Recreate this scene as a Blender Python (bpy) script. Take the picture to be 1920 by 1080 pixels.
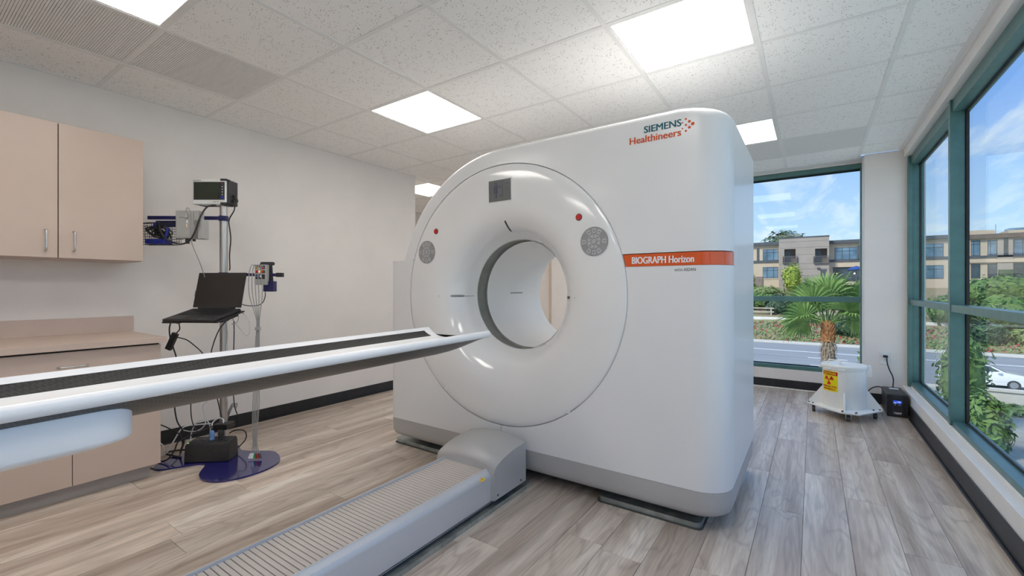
import bpy, bmesh, math, random
from mathutils import Vector, Matrix, Euler
from mathutils.geometry import tessellate_polygon
random.seed(7)
for o in list(bpy.data.objects):
    bpy.data.objects.remove(o, do_unlink=True)
scene = bpy.context.scene
COL = scene.collection

# ------------------------------------------------------------------ camera
CAM_Z = 1.11
YAW = 0.6
cd = bpy.data.cameras.new('camera')
cd.sensor_width = 36.0
cd.lens = 825.0 * 36.0 / 1920.0
cd.clip_start = 0.05
cd.clip_end = 800
cam = bpy.data.objects.new('camera', cd)
COL.objects.link(cam)
cam.location = (0, 0, CAM_Z)
cam.rotation_euler = (math.pi / 2, 0, YAW)
scene.camera = cam

# ------------------------------------------------------------------ view
vs = scene.view_settings
vs.view_transform = 'Standard'
vs.look = 'None'
vs.gamma = 1.0
vs.use_curve_mapping = False
vs.exposure = 0.0
scene.cycles.diffuse_bounces = 6
scene.cycles.max_bounces = 10
scene.cycles.transparent_max_bounces = 12
PANEL_STRENGTH = 9.2

# ------------------------------------------------------------------ sky
def nn(t, kind, **kw):
    n = t.nodes.new(kind)
    for k, v in kw.items():
        setattr(n, k, v)
    return n

def setin(n, **kw):
    for k, v in kw.items():
        n.inputs[k.replace('_', ' ')].default_value = v

world = bpy.data.worlds.new('sky')
scene.world = world
world.use_nodes = True
wt = world.node_tree
wt.nodes.clear()
wo = nn(wt, 'ShaderNodeOutputWorld')
bg = nn(wt, 'ShaderNodeBackground')
bg.inputs['Strength'].default_value = 1.42
tc = nn(wt, 'ShaderNodeTexCoord')
sep = nn(wt, 'ShaderNodeSeparateXYZ')
wt.links.new(tc.outputs['Generated'], sep.inputs[0])
ramp = nn(wt, 'ShaderNodeValToRGB')
wt.links.new(sep.outputs['Z'], ramp.inputs['Fac'])
cr = ramp.color_ramp
cr.elements[0].position = 0.0
cr.elements[0].color = (0.62, 0.73, 0.80, 1)
cr.elements[1].position = 0.60
cr.elements[1].color = (0.19, 0.36, 0.74, 1)
e = cr.elements.new(0.12); e.color = (0.38, 0.55, 0.80, 1)
e = cr.elements.new(0.30); e.color = (0.19, 0.36, 0.76, 1)
# wispy clouds on a flat layer overhead
addz = nn(wt, 'ShaderNodeMath', operation='ADD'); addz.inputs[1].default_value = 0.12
wt.links.new(sep.outputs['Z'], addz.inputs[0])
dx = nn(wt, 'ShaderNodeMath', operation='DIVIDE'); dy = nn(wt, 'ShaderNodeMath', operation='DIVIDE')
wt.links.new(sep.outputs['X'], dx.inputs[0]); wt.links.new(addz.outputs[0], dx.inputs[1])
wt.links.new(sep.outputs['Y'], dy.inputs[0]); wt.links.new(addz.outputs[0], dy.inputs[1])
comb = nn(wt, 'ShaderNodeCombineXYZ')
wt.links.new(dx.outputs[0], comb.inputs[0]); wt.links.new(dy.outputs[0], comb.inputs[1])
mp = nn(wt, 'ShaderNodeMapping')
mp.inputs['Scale'].default_value = (2.6, 0.8, 1)
mp.inputs['Rotation'].default_value = (0, 0, 0.5)
mp.inputs['Location'].default_value = (3.1, 1.7, 0)
wt.links.new(comb.outputs[0], mp.inputs[0])
cn = nn(wt, 'ShaderNodeTexNoise')
setin(cn, Scale=1.3, Detail=7.0, Roughness=0.62, Distortion=0.5)
wt.links.new(mp.outputs[0], cn.inputs['Vector'])
cramp = nn(wt, 'ShaderNodeValToRGB')
cramp.color_ramp.elements[0].position = 0.48
cramp.color_ramp.elements[0].color = (0, 0, 0, 1)
cramp.color_ramp.elements[1].position = 0.76
cramp.color_ramp.elements[1].color = (0.85, 0.85, 0.85, 1)
wt.links.new(cn.outputs['Fac'], cramp.inputs['Fac'])
cmix = nn(wt, 'ShaderNodeMixRGB')
cmix.inputs['Color2'].default_value = (0.74, 0.77, 0.80, 1)
wt.links.new(cramp.outputs['Color'], cmix.inputs['Fac'])
wt.links.new(ramp.outputs['Color'], cmix.inputs['Color1'])
wt.links.new(cmix.outputs['Color'], bg.inputs['Color'])
wt.links.new(bg.outputs[0], wo.inputs['Surface'])

# ------------------------------------------------------------------ sun (behind the building, soft haze)
sd = bpy.data.lights.new('sun', 'SUN')
sd.energy = 4.2
sd.angle = math.radians(12)
sd.color = (1.0, 0.93, 0.84)
sun = bpy.data.objects.new('sun', sd)
COL.objects.link(sun)
sun.rotation_euler = Vector((0.45, 0.62, -0.75)).to_track_quat('-Z', 'Y').to_euler()
sun.location = (-20, -25, 40)

# ------------------------------------------------------------------ materials
def pbsdf(name, col, rough=0.5, metal=0.0, coat=0.0, spec=0.5, emit=None, estr=0.0):
    m = bpy.data.materials.new(name)
    m.use_nodes = True
    t = m.node_tree
    b = t.nodes['Principled BSDF']
    c = tuple(col) + (1,) if len(col) == 3 else col
    b.inputs['Base Color'].default_value = c
    b.inputs['Roughness'].default_value = rough
    b.inputs['Metallic'].default_value = metal
    b.inputs['Coat Weight'].default_value = coat
    b.inputs['Coat Roughness'].default_value = 0.08
    b.inputs['Specular IOR Level'].default_value = spec
    if emit:
        b.inputs['Emission Color'].default_value = tuple(emit) + (1,)
        b.inputs['Emission Strength'].default_value = estr
    return m, t, b

def srgb(r, g, b):
    def f(v):
        v /= 255.0
        return v / 12.92 if v <= 0.04045 else ((v + 0.055) / 1.055) ** 2.4
    return (f(r), f(g), f(b))

def tex_mat(name, c1, c2, scale=8.0, rough=0.6, metal=0.0, bump=0.0, detail=4.0, stretch=(1, 1, 1),
            lo=0.35, hi=0.65, coat=0.0, bscale=None, rand=False, coord='Object', spec=0.5):
    """two-tone noise material with optional fine bump"""
    m, t, b = pbsdf(name, c1, rough, metal, coat, spec)
    tcn = nn(t, 'ShaderNodeTexCoord')
    mpn = nn(t, 'ShaderNodeMapping')
    mpn.inputs['Scale'].default_value = stretch
    t.links.new(tcn.outputs[coord], mpn.inputs[0])
    if rand:
        oi = nn(t, 'ShaderNodeObjectInfo')
        ml = nn(t, 'ShaderNodeMath', operation='MULTIPLY'); ml.inputs[1].default_value = 37.0
        t.links.new(oi.outputs['Random'], ml.inputs[0])
        t.links.new(ml.outputs[0], mpn.inputs['Location'])
    nz = nn(t, 'ShaderNodeTexNoise')
    setin(nz, Scale=scale, Detail=detail, Roughness=0.6)
    t.links.new(mpn.outputs[0], nz.inputs['Vector'])
    rp = nn(t, 'ShaderNodeValToRGB')
    rp.color_ramp.elements[0].position = lo
    rp.color_ramp.elements[0].color = tuple(c1) + (1,)
    rp.color_ramp.elements[1].position = hi
    rp.color_ramp.elements[1].color = tuple(c2) + (1,)
    t.links.new(nz.outputs['Fac'], rp.inputs['Fac'])
    t.links.new(rp.outputs['Color'], b.inputs['Base Color'])
    if bump:
        nz2 = nn(t, 'ShaderNodeTexNoise')
        setin(nz2, Scale=bscale or scale * 6, Detail=3.0)
        t.links.new(mpn.outputs[0], nz2.inputs['Vector'])
        bp = nn(t, 'ShaderNodeBump')
        setin(bp, Strength=bump, Distance=0.01)
        t.links.new(nz2.outputs['Fac'], bp.inputs['Height'])
        t.links.new(bp.outputs[0], b.inputs['Normal'])
    return m

M = {}
M['wall'] = tex_mat('wall_paint', srgb(228, 223, 219), srgb(232, 227, 223), 3, 0.75, bump=0.06, bscale=260)
M['trim_white'] = tex_mat('trim_paint', srgb(234, 231, 227), srgb(238, 235, 232), 5, 0.5)
M['base_black'] = tex_mat('black_rubber_base', (0.012, 0.012, 0.013), (0.022, 0.022, 0.023), 6, 0.45)
M['frame_green'] = tex_mat('green_aluminium', srgb(84, 120, 118), srgb(92, 130, 127), 12, 0.34, metal=0.35, bump=0.03, bscale=400)
M['gasket'] = tex_mat('black_gasket', (0.01, 0.011, 0.012), (0.02, 0.02, 0.022), 20, 0.5)
M['gantry'] = tex_mat('scanner_white', srgb(231, 231, 232), srgb(234, 234, 235), 2, 0.32, coat=0.15)
M['gantry_gloss'] = tex_mat('scanner_gloss_white', srgb(234, 234, 234), srgb(237, 237, 237), 2, 0.14, coat=0.7)
M['bore_in'] = tex_mat('bore_liner_white', srgb(240, 240, 239), srgb(243, 243, 242), 2, 0.4)
M['bore_ring'] = tex_mat('bore_ring_grey', srgb(120, 121, 115), srgb(132, 133, 126), 12, 0.4)
M['silver'] = tex_mat('scanner_silver', srgb(184, 184, 184), srgb(190, 190, 190), 300, 0.38, metal=0.25, detail=1)
M['silver_light'] = tex_mat('rail_silver', srgb(202, 203, 206), srgb(208, 209, 212), 300, 0.36, metal=0.3, detail=1)
M['slat'] = tex_mat('slat_grey', srgb(204, 196, 190), srgb(210, 202, 196), 14, 0.4, metal=0.2, stretch=(0.3, 1, 1))
M['orange'] = tex_mat('orange_band', srgb(222, 84, 10), srgb(226, 88, 14), 4, 0.2, coat=0.5)
M['teal_print'] = tex_mat('teal_print', srgb(8, 96, 112), srgb(12, 100, 116), 9, 0.5)
M['orange_print'] = tex_mat('orange_print', srgb(214, 78, 8), srgb(220, 82, 12), 9, 0.5)
M['white_print'] = tex_mat('white_print', (0.85, 0.85, 0.85), (0.9, 0.9, 0.9), 9, 0.5)
M['dark_print'] = tex_mat('dark_print', (0.07, 0.075, 0.08), (0.09, 0.09, 0.1), 9, 0.5)
M['red'] = tex_mat('red_button', srgb(190, 20, 22), srgb(205, 30, 30), 20, 0.3, coat=0.4)
M['lcd_grey'] = tex_mat('lcd_grey', srgb(104, 106, 106), srgb(112, 114, 114), 6, 0.25)
M['lcd_line'] = tex_mat('lcd_line', srgb(72, 76, 92), srgb(80, 84, 104), 6, 0.3)
M['pad_grey'] = tex_mat('keypad_grey', srgb(148, 148, 148), srgb(156, 156, 156), 30, 0.35)
M['key_grey'] = tex_mat('key_light_grey', srgb(176, 176, 178), srgb(184, 184, 186), 30, 0.3)
M['dark_slot'] = tex_mat('dark_slot', (0.05, 0.048, 0.042), (0.07, 0.066, 0.06), 30, 0.4)
M['table_white'] = tex_mat('couch_white', srgb(243, 243, 244), srgb(246, 246, 247), 3, 0.35, coat=0.1)
M['arm_white'] = tex_mat('arm_white', srgb(243, 244, 247), srgb(246, 247, 249), 3, 0.4)
M['cab'] = tex_mat('taupe_laminate', srgb(200, 180, 166), srgb(205, 185, 171), 2.5, 0.42, bump=0.02, bscale=500)
M['cab_edge'] = tex_mat('taupe_edge', srgb(192, 174, 163), srgb(197, 179, 168), 5, 0.45)
M['toekick'] = tex_mat('toe_kick_grey', srgb(168, 162, 156), srgb(176, 170, 164), 4, 0.5)
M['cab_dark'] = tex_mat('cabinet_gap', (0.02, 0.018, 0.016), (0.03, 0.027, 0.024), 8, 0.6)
M['chrome'] = tex_mat('brushed_nickel', (0.55, 0.55, 0.55), (0.66, 0.66, 0.66), 40, 0.28, metal=1.0, stretch=(1, 1, 0.1))
M['steel'] = tex_mat('stainless_pole', (0.52, 0.50, 0.48), (0.58, 0.56, 0.54), 60, 0.30, metal=1.0, stretch=(1, 1, 0.05))
M['galv'] = tex_mat('galvanised_steel', srgb(150, 158, 156), srgb(186, 194, 192), 14, 0.35, metal=0.7)
M['blue_base'] = tex_mat('blue_enamel', srgb(22, 20, 92), srgb(26, 24, 104), 8, 0.16, coat=0.8)
M['navy'] = tex_mat('navy_rail', srgb(28, 28, 78), srgb(34, 34, 92), 10, 0.35)
M['blue_strap'] = tex_mat('blue_strap', srgb(26, 44, 160), srgb(36, 58, 184), 30, 0.5)
M['black_plastic'] = tex_mat('black_plastic', (0.012, 0.012, 0.013), (0.02, 0.02, 0.021), 60, 0.42, bump=0.05, bscale=600)
M['laptop'] = tex_mat('laptop_black', (0.022, 0.022, 0.023), (0.03, 0.03, 0.031), 40, 0.5)
M['laptop_key'] = tex_mat('laptop_key', (0.012, 0.012, 0.013), (0.018, 0.018, 0.019), 40, 0.6)
M['lcd_black'] = tex_mat('lcd_off', (0.022, 0.019, 0.017), (0.028, 0.024, 0.021), 4, 0.35)
M['wire_black'] = tex_mat('black_cable', (0.012, 0.012, 0.013), (0.022, 0.022, 0.022), 50, 0.5)
M['wire_white'] = tex_mat('white_cable', srgb(214, 214, 214), srgb(224, 224, 224), 50, 0.45)
M['wire_grey'] = tex_mat('grey_cable', srgb(150, 150, 150), srgb(162, 162, 162), 50, 0.45)
M['mon_white'] = tex_mat('monitor_white', srgb(224, 224, 222), srgb(229, 229, 227), 10, 0.4)
M['mon_dark'] = tex_mat('monitor_charcoal', srgb(44, 44, 48), srgb(54, 54, 58), 20, 0.45)
M['lcd_green'] = tex_mat('monitor_lcd', (0.02, 0.024, 0.018), (0.03, 0.042, 0.026), 3, 0.25)
M['box_grey'] = tex_mat('module_grey', srgb(168, 167, 164), srgb(174, 173, 170), 20, 0.45)
M['clear_plug'] = tex_mat('blue_clear_plug', srgb(84, 130, 190), srgb(120, 160, 214), 30, 0.2, coat=0.5)
M['bin'] = tex_mat('bin_white', srgb(242, 242, 238), srgb(245, 245, 241), 5, 0.4)
M['rubber'] = tex_mat('grey_rubber', srgb(70, 70, 66), srgb(86, 86, 82), 30, 0.55)
M['sticker_y'] = tex_mat('yellow_sticker', srgb(236, 224, 10), srgb(240, 228, 20), 6, 0.4)
M['sticker_r'] = tex_mat('red_print', srgb(196, 22, 20), srgb(204, 28, 24), 6, 0.4)
M['amber'] = tex_mat('amber_label', srgb(244, 190, 10), srgb(248, 198, 20), 10, 0.4)
M['outlet'] = tex_mat('outlet_white', srgb(226, 226, 226), srgb(231, 231, 231), 10, 0.35)
M['tee'] = tex_mat('ceiling_tee_white', srgb(228, 227, 225), srgb(232, 231, 229), 8, 0.5)
M['vent_grey'] = tex_mat('vent_grille', srgb(226, 225, 223), srgb(231, 230, 228), 30, 0.5)
M['vent_back'] = tex_mat('vent_plenum', srgb(214, 213, 211), srgb(220, 219, 217), 6, 0.7)
M['vent_dark'] = tex_mat('vent_vane', srgb(110, 110, 110), srgb(124, 124, 124), 6, 0.6)
M['subfloor'] = tex_mat('subfloor', (0.06, 0.05, 0.045), (0.08, 0.07, 0.06), 6, 0.8)
M['door_beige'] = tex_mat('beige_door', srgb(204, 186, 168), srgb(210, 192, 174), 5, 0.5)

def emis(name, col, s):
    m, t, b = pbsdf(name, (0.9, 0.9, 0.9), 0.6, emit=col, estr=s)
    return m
M['panel'] = emis('led_diffuser', (1.0, 0.95, 0.89), PANEL_STRENGTH)
M['ups_lcd'] = pbsdf('ups_lcd_blue', (0.01, 0.03, 0.15), 0.3, emit=(0.03, 0.10, 0.75), estr=0.8)[0]
M['ups_txt'] = emis('ups_lcd_text', (0.7, 0.8, 1.0), 1.0)
M['led_amber'] = emis('led_amber', (1.0, 0.45, 0.05), 1.2)
M['led_green'] = emis('led_green', (0.1, 0.9, 0.2), 0.8)
M['lamp_warm'] = emis('lamp_warm', (1.0, 0.5, 0.12), 3.0)

# carbon fibre weave
def carbon(name, dark, light, scale, rough=0.35):
    m, t, b = pbsdf(name, dark, rough)
    tcn = nn(t, 'ShaderNodeTexCoord')
    ck = nn(t, 'ShaderNodeTexChecker')
    ck.inputs['Scale'].default_value = scale
    ck.inputs['Color1'].default_value = tuple(dark) + (1,)
    ck.inputs['Color2'].default_value = tuple(light) + (1,)
    mpn = nn(t, 'ShaderNodeMapping')
    mpn.inputs['Rotation'].default_value = (0, 0, 0.6)
    t.links.new(tcn.outputs['Object'], mpn.inputs[0])
    t.links.new(mpn.outputs[0], ck.inputs['Vector'])
    t.links.new(ck.outputs['Color'], b.inputs['Base Color'])
    return m
M['carbon'] = carbon('carbon_fibre', (0.045, 0.042, 0.038), (0.085, 0.08, 0.074), 170)
M['strip'] = carbon('ribbed_black_strip', (0.010, 0.010, 0.010), (0.028, 0.027, 0.026), 120, 0.7)

# glass pane: thin clear sheet, mirror-like at grazing angles
def glass(name, tint):
    m = bpy.data.materials.new(name)
    m.use_nodes = True
    t = m.node_tree
    t.nodes.clear()
    out = nn(t, 'ShaderNodeOutputMaterial')
    tr = nn(t, 'ShaderNodeBsdfTransparent'); tr.inputs['Color'].default_value = tint
    gl = nn(t, 'ShaderNodeBsdfGlossy'); gl.inputs['Roughness'].default_value = 0.0
    gl.inputs['Color'].default_value = (0.9, 0.95, 0.95, 1)
    lw = nn(t, 'ShaderNodeLayerWeight'); lw.inputs['Blend'].default_value = 0.5
    pw = nn(t, 'ShaderNodeMath', operation='POWER'); pw.inputs[1].default_value = 5.0
    t.links.new(lw.outputs['Facing'], pw.inputs[0])
    ma = nn(t, 'ShaderNodeMath', operation='MULTIPLY_ADD')
    ma.inputs[1].default_value = 0.36; ma.inputs[2].default_value = 0.008
    t.links.new(pw.outputs[0], ma.inputs[0])
    mx = nn(t, 'ShaderNodeMixShader')
    t.links.new(ma.outputs[0], mx.inputs[0])
    t.links.new(tr.outputs[0], mx.inputs[1])
    t.links.new(gl.outputs[0], mx.inputs[2])
    t.links.new(mx.outputs[0], out.inputs['Surface'])
    return m
M['glass'] = glass('window_glass', (0.95, 0.985, 0.975, 1))

# vinyl plank
def plank_mat():
    m, t, b = pbsdf('oak_vinyl_plank', (0.4, 0.35, 0.3), 0.30)
    tcn = nn(t, 'ShaderNodeTexCoord')
    oi = nn(t, 'ShaderNodeObjectInfo')
    ml = nn(t, 'ShaderNodeMath', operation='MULTIPLY'); ml.inputs[1].default_value = 53.0
    t.links.new(oi.outputs['Random'], ml.inputs[0])
    cb = nn(t, 'ShaderNodeCombineXYZ')
    t.links.new(ml.outputs[0], cb.inputs[0]); t.links.new(ml.outputs[0], cb.inputs[1])
    ad = nn(t, 'ShaderNodeVectorMath', operation='ADD')
    t.links.new(tcn.outputs['Object'], ad.inputs[0]); t.links.new(cb.outputs[0], ad.inputs[1])
    mpn = nn(t, 'ShaderNodeMapping'); mpn.inputs['Scale'].default_value = (1.0, 0.20, 1.0)
    t.links.new(ad.outputs[0], mpn.inputs[0])
    # broad cathedral figure
    n1 = nn(t, 'ShaderNodeTexNoise'); setin(n1, Scale=5.5, Detail=2.5, Roughness=0.5, Distortion=0.6)
    t.links.new(mpn.outputs[0], n1.inputs['Vector'])
    mlt = nn(t, 'ShaderNodeMath', operation='MULTIPLY'); mlt.inputs[1].default_value = 17.0
    t.links.new(n1.outputs['Fac'], mlt.inputs[0])
    frac = nn(t, 'ShaderNodeMath', operation='PINGPONG'); frac.inputs[1].default_value = 1.0
    t.links.new(mlt.outputs[0], frac.inputs[0])
    # fine grain
    mp2 = nn(t, 'ShaderNodeMapping'); mp2.inputs['Scale'].default_value = (1.0, 0.05, 1.0)
    t.links.new(ad.outputs[0], mp2.inputs[0])
    n2 = nn(t, 'ShaderNodeTexNoise'); setin(n2, Scale=90.0, Detail=5.0, Roughness=0.65)
    t.links.new(mp2.outputs[0], n2.inputs['Vector'])
    # broad tone
    n3 = nn(t, 'ShaderNodeTexNoise'); setin(n3, Scale=9.0, Detail=3.0, Roughness=0.55)
    t.links.new(mp2.outputs[0], n3.inputs['Vector'])
    r3 = nn(t, 'ShaderNodeValToRGB')
    r3.color_ramp.elements[0].position = 0.34; r3.color_ramp.elements[0].color = srgb(176, 158, 143) + (1,)
    r3.color_ramp.elements[1].position = 0.68; r3.color_ramp.elements[1].color = srgb(232, 221, 208) + (1,)
    e4 = r3.color_ramp.elements.new(0.74); e4.color = srgb(238, 229, 218) + (1,)
    ee = r3.color_ramp.elements.new(0.5); ee.color = srgb(208, 193, 178) + (1,)
    t.links.new(n3.outputs['Fac'], r3.inputs['Fac'])
    r1 = nn(t, 'ShaderNodeValToRGB')
    r1.color_ramp.elements[0].position = 0.0; r1.color_ramp.elements[0].color = (0.66, 0.65, 0.64, 1)
    r1.color_ramp.elements[1].position = 0.45; r1.color_ramp.elements[1].color = (1, 1, 1, 1)
    t.links.new(frac.outputs[0], r1.inputs['Fac'])
    mx1 = nn(t, 'ShaderNodeMixRGB', blend_type='MULTIPLY'); mx1.inputs['Fac'].default_value = 0.6
    t.links.new(r3.outputs['Color'], mx1.inputs['Color1']); t.links.new(r1.outputs['Color'], mx1.inputs['Color2'])
    r2 = nn(t, 'ShaderNodeValToRGB')
    r2.color_ramp.elements[0].position = 0.36; r2.color_ramp.elements[0].color = (0.76, 0.75, 0.74, 1)
    r2.color_ramp.elements[1].position = 0.6; r2.color_ramp.elements[1].color = (1.04, 1.04, 1.04, 1)
    t.links.new(n2.outputs['Fac'], r2.inputs['Fac'])
    mx2 = nn(t, 'ShaderNodeMixRGB', blend_type='MULTIPLY'); mx2.inputs['Fac'].default_value = 0.75
    t.links.new(mx1.outputs['Color'], mx2.inputs['Color1']); t.links.new(r2.outputs['Color'], mx2.inputs['Color2'])
    # plank to plank tone
    hv = nn(t, 'ShaderNodeHueSaturation')
    mr = nn(t, 'ShaderNodeMapRange'); mr.inputs['To Min'].default_value = 0.86; mr.inputs['To Max'].default_value = 1.08
    t.links.new(oi.outputs['Random'], mr.inputs['Value'])
    t.links.new(mr.outputs[0], hv.inputs['Value'])
    t.links.new(mx2.outputs['Color'], hv.inputs['Color'])
    t.links.new(hv.outputs['Color'], b.inputs['Base Color'])
    bp = nn(t, 'ShaderNodeBump'); setin(bp, Strength=0.08, Distance=0.004)
    t.links.new(n2.outputs['Fac'], bp.inputs['Height']); t.links.new(bp.outputs[0], b.inputs['Normal'])
    return m
M['plank'] = plank_mat()

# pitted mineral-fibre ceiling tile
def tile_mat():
    m, t, b = pbsdf('mineral_fibre_tile', srgb(243, 242, 240), 0.85)
    tcn = nn(t, 'ShaderNodeTexCoord')
    oi = nn(t, 'ShaderNodeObjectInfo')
    ml = nn(t, 'ShaderNodeMath', operation='MULTIPLY'); ml.inputs[1].default_value = 31.0
    t.links.new(oi.outputs['Random'], ml.inputs[0])
    ad = nn(t, 'ShaderNodeVectorMath', operation='ADD')
    t.links.new(tcn.outputs['Object'], ad.inputs[0]); t.links.new(ml.outputs[0], ad.inputs[1])
    n0 = nn(t, 'ShaderNodeTexNoise'); setin(n0, Scale=60.0, Detail=1.0)
    t.links.new(ad.outputs[0], n0.inputs['Vector'])
    vm = nn(t, 'ShaderNodeVectorMath', operation='SCALE'); vm.inputs['Scale'].default_value = 0.012
    t.links.new(n0.outputs['Color'], vm.inputs[0])
    ad2 = nn(t, 'ShaderNodeVectorMath', operation='ADD')
    t.links.new(ad.outputs[0], ad2.inputs[0]); t.links.new(vm.outputs[0], ad2.inputs[1])
    vo = nn(t, 'ShaderNodeTexVoronoi'); setin(vo, Scale=98.0, Randomness=1.0)
    t.links.new(ad2.outputs[0], vo.inputs['Vector'])
    rp = nn(t, 'ShaderNodeValToRGB')
    rp.color_ramp.elements[0].position = 0.17; rp.color_ramp.elements[0].color = (0.22, 0.21, 0.20, 1)
    rp.color_ramp.elements[1].position = 0.27; rp.color_ramp.elements[1].color = (1, 1, 1, 1)
    t.links.new(vo.outputs['Distance'], rp.inputs['Fac'])
    # keep only part of the pits, in clusters
    n4 = nn(t, 'ShaderNodeTexNoise'); setin(n4, Scale=28.0, Detail=2.0)
    t.links.new(ad.outputs[0], n4.inputs['Vector'])
    r4 = nn(t, 'ShaderNodeValToRGB')
    r4.color_ramp.elements[0].position = 0.45; r4.color_ramp.elements[0].color = (0, 0, 0, 1)
    r4.color_ramp.elements[1].position = 0.55; r4.color_ramp.elements[1].color = (1, 1, 1, 1)
    t.links.new(n4.outputs['Fac'], r4.inputs['Fac'])
    mx = nn(t, 'ShaderNodeMixRGB', blend_type='MULTIPLY')
    mx.inputs['Color1'].default_value = srgb(243, 242, 240) + (1,)
    t.links.new(r4.outputs['Color'], mx.inputs['Fac']); t.links.new(rp.outputs['Color'], mx.inputs['Color2'])
    t.links.new(mx.outputs['Color'], b.inputs['Base Color'])
    return m
M['tile'] = tile_mat()

# ------------------------------------------------------------------ mesh helpers
ID4 = Matrix.Identity(4)
WM = {}          # world matrix of every object we parent to

def catmull(pts, sub=8):
    pts = [Vector(p) for p in pts]
    if len(pts) < 3:
        return pts
    out = []
    P = [pts[0] * 2 - pts[1]] + pts + [pts[-1] * 2 - pts[-2]]
    for i in range(1, len(P) - 2):
        p0, p1, p2, p3 = P[i - 1], P[i], P[i + 1], P[i + 2]
        for k in range(sub):
            s = k / sub
            out.append(0.5 * ((2 * p1) + (p2 - p0) * s + (2 * p0 - 5 * p1 + 4 * p2 - p3) * s * s + (3 * p1 - p0 - 3 * p2 + p3) * s ** 3))
    out.append(pts[-1])
    return out

class MB:
    def __init__(self):
        self.v = []; self.f = []
    def add(self, vs, fs):
        b = len(self.v)
        self.v += [tuple(p) for p in vs]
        self.f += [tuple(i + b for i in q) for q in fs]
        return self
    def box(self, x0, x1, y0, y1, z0, z1):
        return self.add([(x0, y0, z0), (x1, y0, z0), (x1, y1, z0), (x0, y1, z0), (x0, y0, z1), (x1, y0, z1), (x1, y1, z1), (x0, y1, z1)],
                        [(0, 3, 2, 1), (4, 5, 6, 7), (0, 1, 5, 4), (1, 2, 6, 5), (2, 3, 7, 6), (3, 0, 4, 7)])
    def obox(self, c, ax, ay, az):
        """oriented box: centre and three half-axis vectors"""
        c, ax, ay, az = Vector(c), Vector(ax), Vector(ay), Vector(az)
        p = [c - ax - ay - az, c + ax - ay - az, c + ax + ay - az, c - ax + ay - az, c - ax - ay + az, c + ax - ay + az, c + ax + ay + az, c - ax + ay + az]
        return self.add(p, [(0, 3, 2, 1), (4, 5, 6, 7), (0, 1, 5, 4), (1, 2, 6, 5), (2, 3, 7, 6), (3, 0, 4, 7)])
    def cyl(self, p0, p1, r0, r1=None, n=20, caps=True):
        r1 = r0 if r1 is None else r1
        p0, p1 = Vector(p0), Vector(p1)
        d = (p1 - p0).normalized()
        u = d.orthogonal().normalized(); w = d.cross(u)
        vs = []
        for p, r in ((p0, r0), (p1, r1)):
            for k in range(n):
                a = 2 * math.pi * k / n
                vs.append(p + (u * math.cos(a) + w * math.sin(a)) * r)
        fs = [(k, (k + 1) % n, n + (k + 1) % n, n + k) for k in range(n)]
        if caps:
            fs += [tuple(range(n - 1, -1, -1)), tuple(range(n, 2 * n))]
        return self.add(vs, fs)
    def tube(self, pts, r, n=8, sub=8, smooth=True):
        p = catmull(pts, sub) if smooth else [Vector(q) for q in pts]
        vs, fs = [], []
        t0 = (p[1] - p[0]).normalized()
        u = t0.orthogonal().normalized()
        for i, q in enumerate(p):
            t = (p[min(i + 1, len(p) - 1)] - p[max(i - 1, 0)])
            if t.length < 1e-9:
                t = t0
            t.normalize()
            u = (u - t * u.dot(t))
            if u.length < 1e-6:
                u = t.orthogonal()
            u.normalize()
            w = t.cross(u)
            rr = r(i / (len(p) - 1)) if callable(r) else r
            for k in range(n):
                a = 2 * math.pi * k / n
                vs.append(q + (u * math.cos(a) + w * math.sin(a)) * rr)
        for i in range(len(p) - 1):
            for k in range(n):
                fs.append((i * n + k, i * n + (k + 1) % n, (i + 1) * n + (k + 1) % n, (i + 1) * n + k))
        fs.append(tuple(range(n - 1, -1, -1)))
        b = (len(p) - 1) * n
        fs.append(tuple(range(b, b + n)))
        return self.add(vs, fs)
    def lathe(self, prof, o=(0, 0, 0), n=48, axis='z', close=False):
        """prof: list of (radius, height)"""
        vs, fs = [], []
        for r, h in prof:
            for k in range(n):
                a = 2 * math.pi * k / n
                c, s = r * math.cos(a), r * math.sin(a)
                if axis == 'z':
                    vs.append((o[0] + c, o[1] + s, o[2] + h))
                elif axis == 'y':
                    vs.append((o[0] + c, o[1] + h, o[2] + s))
                else:
                    vs.append((o[0] + h, o[1] + c, o[2] + s))
        m = len(prof)
        for i in range(m - 1):
            for k in range(n):
                q = (i * n + k, i * n + (k + 1) % n, (i + 1) * n + (k + 1) % n, (i + 1) * n + k)
                fs.append(q if axis != 'y' else q[::-1])
        if close:
            fs.append(tuple(range(n - 1, -1, -1)) if axis != 'y' else tuple(range(n)))
            b = (m - 1) * n
            fs.append(tuple(range(b, b + n)) if axis != 'y' else tuple(range(b + n - 1, b - 1, -1)))
        return self.add(vs, fs)
    def prism(self, poly, lo, hi, axis='z'):
        """poly (a,b) list extruded along axis"""
        def P(a, b, h):
            return (a, b, h) if axis == 'z' else ((a, h, b) if axis == 'y' else (h, a, b))
        n = len(poly)
        vs = [P(a, b, lo) for a, b in poly] + [P(a, b, hi) for a, b in poly]
        tris = tessellate_polygon([[Vector((a, b, 0)) for a, b in poly]])
        fs = [tuple(t) for t in tris] + [tuple(i + n for i in reversed(t)) for t in tris]
        fs += [(k, (k + 1) % n, n + (k + 1) % n, n + k) for k in range(n)]
        return self.add(vs, fs)
    def loft(self, rings, closed=True, caps=True):
        n = len(rings[0])
        vs = [p for r in rings for p in r]
        fs = []
        for i in range(len(rings) - 1):
            for k in range(n if closed else n - 1):
                fs.append((i * n + k, i * n + (k + 1) % n, (i + 1) * n + (k + 1) % n, (i + 1) * n + k))
        if caps:
            fs.append(tuple(range(n - 1, -1, -1)))
            b = (len(rings) - 1) * n
            fs.append(tuple(range(b, b + n)))
        return self.add(vs, fs)
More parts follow.
